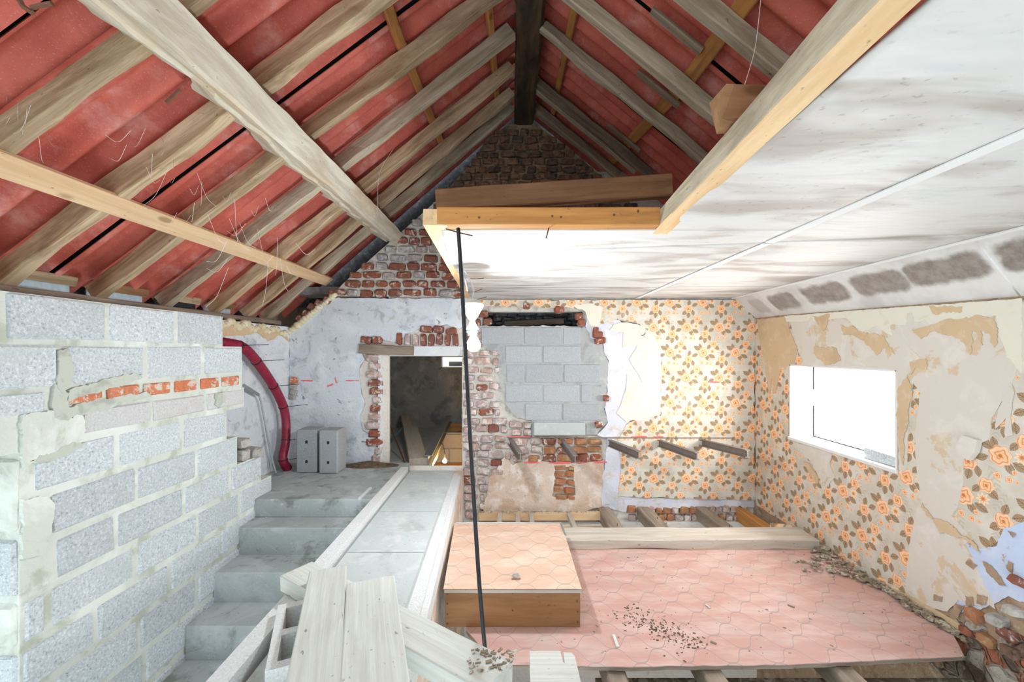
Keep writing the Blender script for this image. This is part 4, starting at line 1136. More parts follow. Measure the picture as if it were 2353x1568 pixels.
# purlin: hewn trunk, one corner down
def purlin():
    m = MB(); n = 110; rnd = random.Random(6)
    Y0, Y1 = .75, 4.27
    for i in range(n+1):
        t = i/n; Y = Y0 + (Y1-Y0)*t
        A = Vector((-1.40 - .05*t, 1.135 + .06*t))     # lower left edge, waney
        B = Vector((-1.205, 1.055 + .02*t))            # lowest edge
        Cc = Vector((-1.125, 1.17 + .01*t))            # upper right edge
        D = Vector((-1.30, 1.235 + .0*t))
        wv = .055*noise.noise(Vector((Y*2.6, 1, 3))) + .03*noise.noise(Vector((Y*9, 5, 3))) + .008*noise.noise(Vector((Y*30, 5, 8)))
        A.x += wv*1.4; A.y -= wv*.3
        mid = A.lerp(B, .52) + Vector((.0, -.012 + .010*noise.noise(Vector((Y*5, 9, 1)))))
        mid2 = mid + Vector((.010, .014 + .012*noise.noise(Vector((Y*4, 2, 8)))))
        B += Vector((.008*noise.noise(Vector((Y*5, 3, 3))), .008*noise.noise(Vector((Y*6, 7, 3)))))
        Cc += Vector((.008*noise.noise(Vector((Y*5, 13, 3))), .006*noise.noise(Vector((Y*6, 17, 3)))))
        for q in (A, mid, mid2, B, B.lerp(Cc, .12) + Vector((.006, -.004)), Cc, D): m.v.append(V(q.x, Y, q.y))
    k = 7
    for i in range(n):
        for j in range(k):
            m.f.append((i*k+j, i*k+(j+1) % k, (i+1)*k+(j+1) % k, (i+1)*k+j))
    m.f.append(tuple(range(k))); m.f.append(tuple(n*k+j for j in reversed(range(k))))
    return m
pm = purlin()
# grain runs along local x
org = V(-1.25, 2.5, 1.1)
me = pm.mesh('purlin', M['purlin'], org)
R90 = Matrix.Rotation(math.radians(90), 3, 'Z')
for vv in me.vertices: vv.co = R90.inverted() @ vv.co
o = link('purlin', me, org, None, R90)
tag(o, 'massive pale hewn purlin carrying the rafters over the block wall', 'beam')
# pale strip nailed under the rafters
beam('pine_strip', roofL(-1.90, .9, -.016), roofL(-1.93, 4.30, -.016), .105, .028, M['pine'], up=(-.66, 0, .75), bev=.003, label='long pale pine strip nailed across the undersides of the rafters', cat='board')
beam('wall_plate', V(-2.40, .6, .285), V(-2.40, 4.18, .285), .12, .045, M['joist'], jit=.004, seed=61, label='thin wooden wall plate on which the rafters stand', cat='beam')
for i in range(6):
    Ya, Yb = YLs[i+1], YLs[i]
    beam('eave_board', V(-2.52, Ya+.05, .40), V(-2.52, Yb-.05, .40), .03, .055, M['pine_brown'] if i % 2 else M['rafter'], up=(.3, 0, 1), label='short eave board between rafter feet, bay ' + ['one from the gable', 'two from the gable', 'three from the gable', 'four from the gable', 'five from the gable', 'six from the gable'][i], cat='board', group='eave boards between the rafter feet')
    m = MB(); m.box(V(-2.56, Ya+.05, .28), V(-2.55, Yb-.05, .375))
    tag(m.build('eave_film', M['plastic_film'] if i in (1, 3, 4, 5) else M['felt_and_lap_shade']), 'strip of film closing the eave gap, bay ' + ['one from the gable', 'two from the gable', 'three from the gable', 'four from the gable', 'five from the gable', 'six from the gable'][i], 'film', 'films behind the eave boards')
beam('eave_fascia', V(-2.62, .5, .22), V(-2.62, 4.5, .22), .02, .34, M['felt_and_lap_shade'], label='dark felt strip behind the eave boards', cat='felt')
m = MB(); m.box(V(-2.75, 4.72, .50), V(2.85, 4.80, 3.0)); tag(m.build('wall_gable_baffle', M['soot']), 'dark wall added behind the gable to block light in the gap', kind='structure')  # added to block light leaks; dark colour paints the shade in the gap

# unseen attic walls behind the camera; rear one added, open low to shape light
m = MB(); m.box(V(-2.75, -2.4, -.75), V(2.75, -2.3, 3.0)); tag(m.build('wall_rear_baffle', M['plaster']), 'unseen rear wall added to block high light, open low down', kind='structure')
m = MB(); m.box(V(XR, -2.3, -3.9), V(XR+.25, 1.3, .33)); tag(m.build('wall_right_rear', M['plaster']), 'plain stretch of the right-hand wall behind the viewer', kind='structure')
m = MB(); m.box(V(XB-.19, -2.3, -.25), V(XB, .80, .233)); tag(m.build('wall_left_rear', M['mortar']), 'lintel stretch of the left wall over the side opening', kind='structure')
m = MB(); m.box(V(-3.5, -2.3, -3.9), V(-3.4, 3.2, .2)); tag(m.build('wall_side_baffle', M['mortar']), 'pale unseen wall added beyond the left opening to block sky light', kind='structure')  # added out of view to keep direct sky light off the wall end
# ceiling trimmers around the opening
TRS = beam('ceiling_trimmer', V(.575, .35, ZCe+.036), V(.665, 1.92, ZCe+.036), .072, .072, M['pine_sawn'], jit=.002, seed=70, bev=.003, label='sawn pine trimmer along the long edge of the ceiling opening', cat='beam')
TRS.data.materials.append(M['rafter_grey'])     # its flank is old and weathered, the underside freshly sawn
for f_ in TRS.data.polygons:
    if abs(f_.normal.y) > .7: f_.material_index = 1
TRIM = beam('ceiling_trimmer', V(-.335, 1.842, ZCe+.042), V(.62, 1.842, ZCe+.042), .105, .075, M['pine_orange'], jit=.0015, seed=71, bev=.003, label='orange pine trimmer with nail holes across the end of the ceiling opening', cat='beam')
beam('ceiling_joist', V(-.40, 2.13, .765), V(.78, 2.10, .83), .06, .11, M['pine_brown'], jit=.002, seed=72, label='old brown joist lying above the orange trimmer', cat='beam')
beam('ceiling_joist', V(-.345, 1.79, ZCe+.036), V(-.455, GY, ZCe+.036), .10, .07, M['pine_sawn'], jit=.003, seed=73, bev=.003, label='pale pine joist edging the ceiling, reaching the gable', cat='beam')
beam('joist_stub', V(.57, 1.15, .665), V(.78, 1.15, .665), .068, .10, M['pine_brown'], jit=.006, seed=74, seg=.04, endj=.02, label='broken joist stub sitting on the sawn trimmer', cat='beam')

# ================================================================== STAIRS AND PRECAST FLOOR
st = empty('staircase', V(-1.5, 2.8, -3.0), 'grey cast concrete staircase with landing beside the block wall', 'staircase')
SX0, SX1 = XB+.002, -1.005
m = MB(); m.rbox(V(XL+.002, 3.15, ZL-.135), V(-1.06, GY-.005, ZL), .006, .001); 
m.build('landing', M['step'], st)
tops = [(-1.252, 2.96, 3.16), (-1.442, 2.72, 2.97), (-1.636, 2.485, 2.73), (-1.835, 2.25, 2.495), (-2.03, 2.01, 2.26), (-2.22, 1.77, 2.02), (-2.41, 1.5, 1.78)]
for z, y0, y1 in tops:
    m = MB(); m.rbox(V(SX0, y0, z-.22), V(SX1, y1, z), .006, .001)
    m.build('step', M['step'], st)
m = MB(); m.rbox(V(-1.19, 3.152, ZL-.02), V(-1.165, 3.40, ZL+.012), .004, .001); m.build('form_edge', M['precast'], st)
# precast beams with infill slabs
def along(x0, x1, Y0, Y1, Y): return x0 + (x1-x0)*(Y-Y0)/(Y1-Y0)
m = MB()
pts = [(-.930, 1.10), (-1.002, 3.88)]
def pbeam(name, xs0, xs1, Y0, Y1, zt, zb, mat, label, flange=None):
    """xs0/xs1: (left, right) x at the near and the far end"""
    root = empty(name, V((xs0[0]+xs1[0])/2, (Y0+Y1)/2, zb), label, 'beam')
    def lam(a0, b0, a1, b1, z1, z0, nm, mt):
        m = MB()
        q = [V(a0, Y0, z0), V(b0, Y0, z0), V(b1, Y1, z0), V(a1, Y1, z0)]
        m.prism([p + Vector((0, 0, z1-z0)) for p in q], (0, 0, z0-z1))
        m.build(nm, mt, root)
    lam(xs0[0], xs0[1], xs1[0], xs1[1], zt, zb, 'web', mat)
    if flange:
        for (a0, b0, a1, b1, z1, z0) in flange: lam(a0, b0, a1, b1, z1, z0, 'flange', mat)
    return root
pbeam('precast_beam', (-1.0, -.925), (-1.065, -1.0), .9, 3.90, -1.078, -1.20, M['precast'], 'narrow rough precast beam between the stairs and the slabs', [(-.925, -.885, -1.0, -.96, -1.165, -1.2)])
pbeam('precast_beam', (-.455, -.385), (-.585, -.545), 1.2, 3.98, -1.160, -1.26, M['precast'], 'rough precast beam with a pale lower lip beside the wooden box', [(-.385, -.352, -.545, -.517, -1.178, -1.26), (-.495, -.455, -.61, -.585, -1.20, -1.26)])
for i, (y0, y1) in enumerate(((1.30, 2.325), (2.33, 2.925), (2.93, 3.685), (3.69, 3.93))):
    m = MB()
    def xl(Y): return along(-.900, -.985, .9, 3.9, Y) + .002
    def xr(Y): return along(-.485, -.572, 1.847, 3.68, Y)
    m.prism([V(xl(y0), y0, -1.12), V(xr(y0), y0, -1.12), V(xr(y1), y1, -1.12), V(xl(y1), y1, -1.12)], (0, 0, -.045))
    tag(m.build('floor_slab', M['slab']), 'smooth grey floor slab between the precast beams, ' + ['under the scaffold boards', 'next to the one under the boards', 'second from the doorway', 'short one at the doorway'][i], 'slab', 'floor slabs between the precast beams')
# dirt strip under the near beam
m = MB(); m.prism([V(-.99, 1.2, -1.34), V(-.80, 1.2, -1.34), V(-.80, 2.0, -1.34), V(-.99, 2.0, -1.34)], (0, 0, -.3)); tag(m.build('dirt_fill', M['dirt']), 'dark dirt packed under the hollow block', 'dirt', kind='stuff')

# sand heap on the landing
def heap(name, c, rx, ry, h, mat, label, cat, seed):
    m = MB(); n = 22; nn = 6
    rnd = random.Random(seed)
    c = Vector(c)
    m.v.append(c + Vector((0, 0, h)))
    for i in range(1, nn+1):
        for k in range(n):
            a = 2*math.pi*k/n
            r = i/nn
            q = Vector((math.cos(a)*rx*r, math.sin(a)*ry*r, h*(1-r)**1.2))
            s = 1 + .25*noise.noise(Vector((math.cos(a)*2+seed, math.sin(a)*2, r*2)))
            q.x *= s; q.y *= s; q.z += .004*rnd.random() if i < nn else 0
            m.v.append(c+q)
    for k in range(n): m.f.append((0, 1+k, 1+(k+1) % n))
    for i in range(nn-1):
        for k in range(n):
            a = 1+i*n
            m.f.append((a+k, a+n+k, a+n+(k+1) % n, a+(k+1) % n))
    return tag(m.build(name, mat), label, cat, kind='stuff')
heap('sand_heap', V(-1.42, 4.08, ZL), .28, .10, .05, M['dirt'], 'small heap of brown sand on the landing by the doorway', 'sand', 3)

# two solid blocks stood on end
for i, (px0, px1, yy) in enumerate(((680, 728, 3.83), (732, 776, 3.80))):
    x0, x1 = (px0-CX)*yy/F, (px1-CX)*yy/F
    root = empty('concrete_block', V((x0+x1)/2, yy+.1, ZL), 'concrete block standing on the landing, ' + ['next to the red hose', 'with its side facing the doorway'][i], 'block', 'blocks standing on the landing')
    m = MB(); m.rbox(V(x0, yy, ZL), V(x1, yy+.20, ZL+.395), .012, .002, random.Random(i)); m.build('body', M['block_dark'], root)
    for zz in (.09, .27):
        m = MB(); m.rbox(V((x0+x1)/2-.012, yy-.0025, ZL+zz), V((x0+x1)/2+.012, yy+.01, ZL+zz+.03), .004, .002, random.Random(i)); m.build('grip_hole', M['black'], root)

# red ribbed hose and grey conduit on the left wall
def SL(px, py, X): return S(px, py, X)
hp = [SL(498, 787, -2.21), SL(513, 788, -2.21), SL(560, 800, -2.18), SL(600, 845, -2.18), SL(635, 900, -2.18), SL(655, 950, -2.17), SL(657, 1010, -2.16), SL(650, 1055, -2.15), V(-2.14, 3.93, ZL+.01)]
sp_ = spline(hp, 34)
root = empty('corrugated_hose', V(-2.11, 3.93, ZL), 'crimson ribbed drainage hose arching down the left wall to the landing', 'hose')
m = MB(); m.tube(sp_, .04, 12, lambda i: .040 if (i//1) % 2 else .0355); m.build('hose', M['hose'], root, True)
for k in (60, 92, 128, 160, 205, 240):
    p = sp_[min(k, len(sp_)-1)]; d = (sp_[min(k+2, len(sp_)-1)]-sp_[k-2]).normalized()
    m = MB(); m.tube([p - d*.004, p + d*.004], .0425, 14); 
    m.tube([p + Vector((.04, -.01, 0)), p + Vector((.11, .03, .005)), p + Vector((.19, .08, .01 if k != 205 else -.03))], .0025, 5)
    m.build('cable_tie', M['black'], root)
cp = [SL(560, 886, -2.20), SL(575, 895, -2.22), SL(594, 908, -2.225), SL(602, 935, -2.23), SL(612, 990, -2.23), SL(624, 1050, -2.22), SL(637, 1098, -2.19)]
m = MB(); m.tube(spline(cp, 8), .008, 8); tag(m.build('conduit', M['conduit'], None, True), 'thin grey conduit bent down the left wall beside the red hose', 'pipe')
m = MB(); m.tube([SL(560, 886, -2.195), SL(594, 908, -2.215)], .013, 8); tag(m.build('conduit_sleeve', M['galv']), 'short grey sleeve around the top of the thin conduit', 'pipe')

# ================================================================== TIMBER IN THE FOREGROUND
def plank(name, ax, ay, bx, by, z, w_, th, mat, label, cat='plank', seed=1, tilt=0, split=False, **kw):
    return beam(name, V(ax, ay, z-th/2), V(bx, by, z-th/2+tilt), w_, th, mat, None, jit=.0015, seed=seed, seg=.2, bev=.004, label=label, cat=cat, **kw)
plank('cross_plank', -1.005, 1.925, -.05, 1.292, -1.000, .150, .072, M['board'], 'thick pale plank lying slantwise under the two scaffold boards', seed=81)
plank('scaffold_board', -.822, 1.835, -.37, .65, -.952, .150, .045, M['board'], 'narrower bleached scaffold board next to the hollow block', seed=82)
plank('scaffold_board', -.602, 1.742, -.20, .65, -.952, .19, .045, M['board'], 'wider bleached scaffold board with a crack at its end', seed=83)
# loose board resting on the near edge of the lino
def split_board():
    root = empty('split_board', V(.14, 1.6, -1.54), 'short pale board with a split end resting on the lino edge', 'plank')
    z = -1.478
    x0, x1 = .070, .292
    zb = lambda Y: z + (2.06-Y)*.10
    out = [(x0, 2.06), (.222, 2.06), (.226, 1.98), (.232, 1.965), (.236, 2.05), (.275, 2.048), (x1-.004, 2.02), (x1+.0, .95), (x0-.02, .95)]
    m = MB(); m.prism([V(a, b, zb(b)) for a, b in out], (0, 0, -.05))
    m.build('board_body', M['board'], root)
split_board()
# hollow block on its side under the boards
def hollow():
    c = V(-.83, 1.565, -1.042); L, W, Hh = .39, .14, .19
    root = empty('hollow_block', c - Vector((0, 0, Hh)), 'hollow concrete block with two open cells beside the scaffold boards', 'block')
    R = Matrix.Rotation(math.radians(24), 3, 'Z')
    m = MB()
    def bx(x0, x1, y0, y1, z0, z1): 
        k = len(m.v); m.box((x0, y0, z0), (x1, y1, z1))
        for i in range(k, len(m.v)): m.v[i] = R @ m.v[i] + c
    bx(-W/2, -W/2+.032, -L/2, L/2, -Hh, 0); bx(W/2-.032, W/2, -L/2, L/2, -Hh, 0)
    for y0, y1 in ((-L/2, -L/2+.035), (-.018, .018), (L/2-.035, L/2)): bx(-W/2+.032, W/2-.032, y0, y1, -Hh, 0)
    bx(-W/2+.032, W/2-.032, -L/2+.035, L/2-.035, -Hh, -Hh+.025)
    m.build('block_shell', M['precast'], root)
hollow()

# wooden box with lino lid
BX0, BX1, BY0, BY1, BZ1, BZ0 = -.392, .360, 2.317, 3.175, -1.313, -1.53
bx = empty('wooden_box', V(0, 2.75, BZ0), 'low wooden platform box with apricot lino top on the pink floor', 'box')
m = MB(); m.rbox(V(BX0+.006, BY0, BZ0), V(BX1, BY0+.022, BZ1-.024), .002); m.v = [p for p in m.v]
fb = beam('front_board', V(BX0+.006, BY0+.011, (BZ0+BZ1-.024)/2), V(BX1, BY0+.011, (BZ0+BZ1-.024)/2), .022, BZ1-.024-BZ0, M['pine_orange'], bx, bev=.002)
fb.data.materials[0] = M['pine_brown_box'] = mat_wood('varnished_box_board', (0.38, 0.20, 0.085), (0.26, 0.125, 0.05), (0.10, 0.065, 0.04), 14, 0.0, 0.6, 0.2, 0.6, True)
for px, py in ((1028, 1366), (1028, 1388), (1028, 1412), (1028, 1434), (1326, 1360), (1326, 1382), (1327, 1406), (1327, 1430), (1178, 1364), (1178, 1403)):
    c = G(px, py, BY0)
    m = MB(); m.tube([c + Vector((0, .004, 0)), c - Vector((0, .0022, 0))], .0045, 8); adopt(m.build('nail', M['nail']), fb)
m = MB(); m.box(V(BX0-.03, BY0+.022, BZ0), V(BX0-.01, BY1, BZ1-.024)); 
m.v = [p + Vector((.03, 0, 0)) for p in m.v]; m.build('side_board', M['joist'], bx)
m = MB(); m.box(V(BX1-.022, BY0+.022, BZ0), V(BX1, BY1, BZ1-.024)); m.build('side_board', M['joist'], bx)
m = MB(); m.box(V(BX0+.02, BY1-.022, BZ0), V(BX1-.022, BY1, BZ1-.024)); m.build('back_board', M['joist'], bx)
m = MB(); m.prism([V(BX0, BY0-.012, BZ1-.002), V(BX1+.006, BY0-.012, BZ1-.002), V(BX1-.010, BY1+.006, BZ1-.002), V(BX0-.065, BY1+.006, BZ1-.002)], (0, 0, -.02)); m.build('lid_board', M['board_floor'], bx)
m = MB(); n = 40
for i in range(n+1):
    u = i/n
    x = BX0 - .004 + (BX1+.01-BX0)*u
    m.v += [V(x, BY0-.016, BZ1 + .003 + .006*abs(noise.noise(Vector((u*4, 2, 1))))), V(BX0-.07 + (BX1-.008-BX0+.07)*u, BY1+.008, BZ1+.003)]
for i in range(n): m.f.append((2*i, 2*i+2, 2*i+3, 2*i+1))
k = len(m.v); m.v += [p - Vector((0, 0, .003)) for p in m.v]; m.f += [tuple(k+a for a in reversed(f)) for f in m.f]
m.build('lino_top', M['lino_box'], bx)
beam('metal_trim', V(BX0-.06, BY1+.012, BZ1+.004), V(BX1-.01, BY1+.012, BZ1+.004), .012, .010, M['galv'], bx)
beam('metal_trim', V(BX1-.012, BY1-.0, BZ1+.004), V(BX1-.002, BY1-.20, BZ1+.004), .014, .010, M['galv'], bx)
m = MB(); m.rbox(V(0, 0, 0), V(.045, .03, .025), .008, .005, random.Random(5)); m.v = [p - Vector((0, 0, ZC)) + V(-.02, 2.39, BZ1+.012) for p in m.v]
tag(m.build('mortar_crumb', M['stone']), 'small grey mortar crumb on the lino-topped box', 'stone')

# heavy plank lying across the floor, uneven edge
beam('heavy_plank', V(.38, 3.345, -1.493), V(2.35, 3.345, -1.493), .235, .072, M['board_floor'], None, jit=.006, seed=91, seg=.16, bev=.006, label='long weathered heavy plank lying across the lino floor', cat='plank')

# floor joists
JG = 'old floor joists by the gable'; JS = []
for x0, x1, nm in ((.86, .93, 'next to the pine frame'), (1.26, 1.36, 'second from the pine frame'), (1.84, 1.95, 'with a pale side near the corner')):
    JS.append(beam('floor_joist', V(x1, 3.30, -1.66), V(x0+.03, GY+.02, -1.63), .12, .13, M['joist'], None, jit=.006, seed=int(x0*100), seg=.12, bev=.008, label='old dark floor joist running to the gable, ' + nm, cat='joist', group=JG))
beam('floor_joist', V(2.30, 3.30, -1.66), V(2.26, GY, -1.63), .09, .13, M['pine_orange'], None, jit=.004, seed=191, label='orange floor joist against the papered side wall', cat='joist')
for px, x, nm in ((1422, .49, 'with a dark round end'), (1648, .965, 'with a square pale top'), (1965, 1.62, 'lying loose towards the side wall')):
    beam('joist_end', V(x, 1.93, -1.622), V(x+.01, 3.28, -1.622), .10, .12, M['joist'], None, jit=.006, seed=px, seg=.12, bev=.012, label='old joist end sticking out under the near lino edge, ' + nm, cat='joist', group='joists carrying the lino floor')
# pine framing by the gable
pf = empty('pine_lattice', V(.2, 4.05, -1.76), 'pale pine lattice fixed along the foot of the gable', 'lattice')
beam('rail', V(-.36, 4.13, -1.63), V(.84, 4.13, -1.625), .035, .08, M['pine'], pf, bev=.003)
beam('rail', V(-.36, 4.05, -1.73), V(.84, 4.05, -1.72), .06, .03, M['pine'], pf, bev=.003)
for px, py in ((1148, 1190), (1190, 1197), (1221, 1190), (1311, 1190)):
    c = H(px, py, -1.60)
    beam('stud', V(c.x, 4.11, -1.615), V(c.x + (px-1180)*.0001, 3.72, -1.62), .045, .05, M['board_floor'], pf, bev=.004)
m = MB(); m.rbox(V(2.20, 3.50, -1.60), V(2.38, 3.62, -1.49), .008, .006, random.Random(3)); tag(m.build('papered_lump', M['wallpaper']), 'broken lump still covered with rose wallpaper behind the heavy plank', 'rubble')
# nails standing up from the joists
for i, (x, y) in enumerate(((.93, 3.55), (.95, 3.65), (.92, 3.78), (1.35, 3.6), (1.33, 3.7), (1.37, 3.8), (1.33, 3.92), (1.94, 3.6), (1.92, 3.75))):
    m = MB(); m.tube([V(x, y, -1.61), V(x+.003, y, -1.555)], .003, 5); adopt(m.build('nail', M['nail']), JS[0 if x < 1.2 else (1 if x < 1.6 else 2)])
# ledge of broken boards below the near edge of the lino, on the right
m = MB(); m.prism([V(x, y, -1.72) for x, y in ((.42, 1.55), (2.41, 1.55), (2.41, 2.2), (.42, 2.2))], (0, 0, -.03)); tag(m.build('ledge_board', M['debris']), 'dusty old ceiling boarding below the cut edge of the lino', 'board')
for i, (x, y, L, a, k) in enumerate(((1.60, 1.88, .26, 70, 'board_floor'), (1.95, 1.93, .55, 8, 'joist'), (1.20, 1.85, .42, 5, 'board_floor'), (2.12, 1.86, .40, -25, 'joist'), (.80, 1.86, .30, 10, 'joist'))):
    ca, sa = math.cos(math.radians(a)), math.sin(math.radians(a))
    beam('broken_board', V(x-ca*L/2, y-sa*L/2, -1.70 + .032*(i in (0, 3))), V(x+ca*L/2, y+sa*L/2, -1.70 + .034*(i in (0, 3))), .11, .028, M[k], None, jit=.006, seed=200+i, seg=.08, endj=.015, label='broken dusty board under the lino edge, ' + ['pale and pointing at the window wall', 'long and dark by the side wall', 'pale and flat beside the square joist end', 'dark in the rubble corner', 'dark beside the round joist end'][i], cat='board', group='broken boards below the lino edge')

# debris on the floor
def scatter(name, pts, smin, smax, mat, label, cat, seed, parent=None):
    rnd = random.Random(seed); m = MB()
    for p in pts:
        s = rnd.uniform(smin, smax)
        bm = bmesh.new(); bmesh.ops.create_cube(bm, size=1)
        Rm = Matrix.Rotation(rnd.uniform(0, 6.28), 3, 'Z') @ Matrix.Rotation(rnd.uniform(-.3, .3), 3, 'X')
        sc = Vector((s*rnd.uniform(.8, 2.6), s*rnd.uniform(.5, 1.1), s*rnd.uniform(.25, .6)))
        for vv in bm.verts:
            q = Vector((vv.co.x*sc.x, vv.co.y*sc.y, vv.co.z*sc.z)) + Vector([rnd.uniform(-.15, .15)*s for _ in range(3)])
            vv.co = Rm @ q + p + Vector((0, 0, sc.z*.4))
        bm.verts.index_update(); m.add([vv.co.copy() for vv in bm.verts], [tuple(q.index for q in f.verts) for f in bm.faces]); bm.free()
    return tag(m.build(name, mat, parent), label, cat, kind='stuff')
rnd = random.Random(17)
pts = []
for i in range(260):
    t = rnd.random()
    px = 1440 + 160*t + rnd.gauss(0, 22); py = 1408 + 75*t + rnd.gauss(0, 14)
    pts.append(H(px, py, -1.53))
scatter('coal_crumbs', pts, .002, .008, M['dirt'], 'dark crumbs strewn across the pink lino', 'crumbs', 3)
pts = []
while len(pts) < 170:
    x, y = rnd.uniform(-.1, 2.3), rnd.uniform(2.1, 3.2)
    if x < .38 and y > 2.3: continue
    pts.append(V(x, y, -1.53))
scatter('floor_litter', pts, .002, .008, M['debris'], 'small chips scattered over the lino floor', 'litter', 4)
pts = []
for i in range(420):
    t = rnd.random(); Y = 3.25 - 1.05*t**1.6
    x = 2.385 - abs(rnd.gauss(0, .022 + .15*math.exp(-((Y-2.95)/.17)**2)))
    pts.append(V(x, Y, -1.53 + rnd.uniform(0, .02)))
scatter('plaster_rubble', pts, .006, .026, M['debris'], 'plaster rubble and flakes along the foot of the papered wall', 'rubble', 5)
pts = [V(rnd.uniform(.5, 2.4), rnd.uniform(1.65, 2.05), -1.72) for i in range(260)]
scatter('ledge_rubble', pts, .008, .03, M['debris'], 'dusty rubble on the boarding below the lino edge', 'rubble', 6)
pts = [V(rnd.uniform(-.34, .82), rnd.uniform(4.118, 4.142), -1.589) for i in range(120)]
scatter('mortar_crumbs', pts, .006, .02, M['debris'], 'mortar crumbs lying on the pine rail at the foot of the gable', 'rubble', 7)
pts = [H(rnd.uniform(1060, 1170), rnd.uniform(1480, 1530), -1.0) for i in range(60)]
pts = [V(-.16 + .16*rnd.random(), 1.40 - .1*rnd.random() , -.999) for i in range(70)]
scatter('sawdust', pts, .003, .010, M['debris'], 'dust and splinters on the end of the slanting plank', 'dust', 8)
for i, (px, py, px2, py2) in enumerate(((1410, 1460, 1420, 1488), (1622, 1390, 1632, 1398), (1633, 1474, 1646, 1480), (1810, 1390, 1826, 1396))):
    a, b = H(px, py, -1.526), H(px2, py2, -1.526)
    beam('wood_splinter', a, b, .016 if i == 0 else .009, .007, M['board'] if i < 2 else M['joist'], label='splinter of wood on the pink lino, ' + ['long pale one by the dark crumbs', 'small white one', 'small dark one near the dark crumbs', 'thin dark one towards the papered wall'][i], cat='splinter', group='splinters on the lino')

# ================================================================== ON THE GABLE
for i, (px, py, ex, ey) in enumerate(((1172, 1014, 1196, 1050), (1290, 1014, 1322, 1056), (1396, 1016, 1468, 1046), (1508, 1016, 1602, 1049), (1606, 1016, 1718, 1043))):
    a = G(px, py, GY+.06); b = G(ex, ey, 3.53)
    root = empty('steel_joist_stub', a, 'rusty steel joist stub sticking out of the gable, ' + ['closest to the doorway', 'second from the doorway', 'in the middle of the row', 'second from the window wall', 'closest to the window wall'][i], 'steel beam', 'steel joist stubs in the gable')
    up = Vector((0, 0, .03))
    beam('top_flange', a + up, b + up, .042, .008, M['steel'], root, bev=.001)
    beam('web', a, b, .009, .055, M['steel'], root, bev=.001)
    beam('bottom_flange', a - up, b - up, .042, .008, M['steel'], root, bev=.001)
beam('steel_rod', G(1165, 1006, GY-.012), G(1686, 1007, GY-.012), .008, .008, M['steel'], bev=.003, label='thin dark steel rod along the gable above the joist stubs', cat='rod')
m = MB(); m.tube([G(1474, 771, GY-.006), G(1480, 770, GY-.03), G(1483, 765, GY-.05)], .004, 6); tag(m.build('wall_hook', M['black']), 'small black hook in the torn wallpaper of the gable', 'hook')

# ================================================================== LAMP AND CABLE
LY = 2.6
def lp(px, py): return G(px, py, LY)
la = empty('hanging_lamp', lp(1088, 795), 'lit bulb in a white porcelain cone holder hanging from the ceiling edge', 'lamp')
c = lp(1085, 735)
m = MB(); m.lathe([(.066, .100), (.072, .092), (.072, .082), (.030, .010), (.020, -.004), (.020, -.014), (.030, -.036), (.038, -.046), (.038, -.062), (.030, -.064)], (c.x, LY, c.z), 32); m.build('lamp_holder', M['porcelain'], la, True)
m = MB(); m.lathe([(.034, -.062), (.036, -.068), (.036, -.080), (.028, -.084), (.026, -.098)], (c.x, LY, c.z), 28); m.build('collar', M['blue_plastic'], la, True)
m = MB(); m.lathe([(.018, .055), (.024, .045), (.030, .032), (.042, .010), (.045, -.008), (.040, -.026), (.026, -.040), (.008, -.046)], lp(1088, 792), 24); BULB = m.build('bulb', M['bulb'], la, True)
m = MB(); m.lathe([(.020, .085), (.024, .07), (.022, .05)], lp(1088, 792), 20); m.build('bulb_neck', M['porcelain'], BULB, True)
m = MB(); m.tube(spline([c + Vector((0, 0, .095)), V(c.x-.002, LY, .42), V(-.34, 2.45, .54), V(-.30, 2.1, .55)], 8), .003, 6); m.build('flex', M['conduit'], la, True)
bl = bpy.data.lights.new('bulb_light', 'POINT'); bl.energy = 40; bl.color = (0.86, 0.94, 1.0); bl.shadow_soft_size = .045
bo = bpy.data.objects.new('bulb_light', bl); COL.objects.link(bo); bo.location = lp(1088, 800) - Vector((0, .08, .03))

m = MB(); m.tube(spline([G(1053, 525, 1.78), G(1058, 600, 1.755), G(1064, 700, 1.75), G(1072, 850, 1.74), G(1086, 1100, 1.72), G(1102, 1350, 1.69), G(1124, 1600, 1.66), G(1128, 1700, 1.64)], 10), .0085, 8)
tag(m.build('black_cable', M['black'], None, True), 'black power cable hanging from the ceiling trimmer down to the floor', 'cable')
m = MB(); m.tube(spline([G(1053, 535, 1.80), G(1058, 580, 1.83), G(1068, 640, 1.95), G(1074, 668, 2.1)], 8), .004, 6)
tag(m.build('grey_wire', M['conduit'], None, True), 'thin grey wire running beside the black cable at the trimmer', 'cable')
# bent nails below the trimmers
for i, (a, b, Y) in enumerate((((1024, 526), (1086, 542), 1.78), ((1078, 641), (1112, 640), 2.9), ((1092, 670), (1108, 664), 3.5), ((1096, 688), (1118, 682), 4.0), ((1255, 548), (1262, 520), 1.84))):
    m = MB(); m.tube([G(a[0], a[1], Y), G((a[0]+b[0])/2, (a[1]+b[1])/2 + 1, Y), G(b[0], b[1], Y)], .003, 5); tag(m.build('bent_nail', M['nail']), 'bent rusty nail under the ceiling timbers, ' + ['long one by the cable', 'sideways one halfway along the joist', 'short one towards the gable', 'last one before the gable', 'thin one under the orange trimmer'][i], 'nail', 'nails under the ceiling timbers')
for i, (px, py) in enumerate(((1101, 500), (1269, 497), (1289, 499), (1411, 494), (1466, 486))):
    c = G(px, py, 1.7893); m = MB(); m.tube([c + Vector((0, .004, 0)), c - Vector((0, .002, 0))], .005, 8); adopt(m.build('nail_head', M['nail']), TRIM)
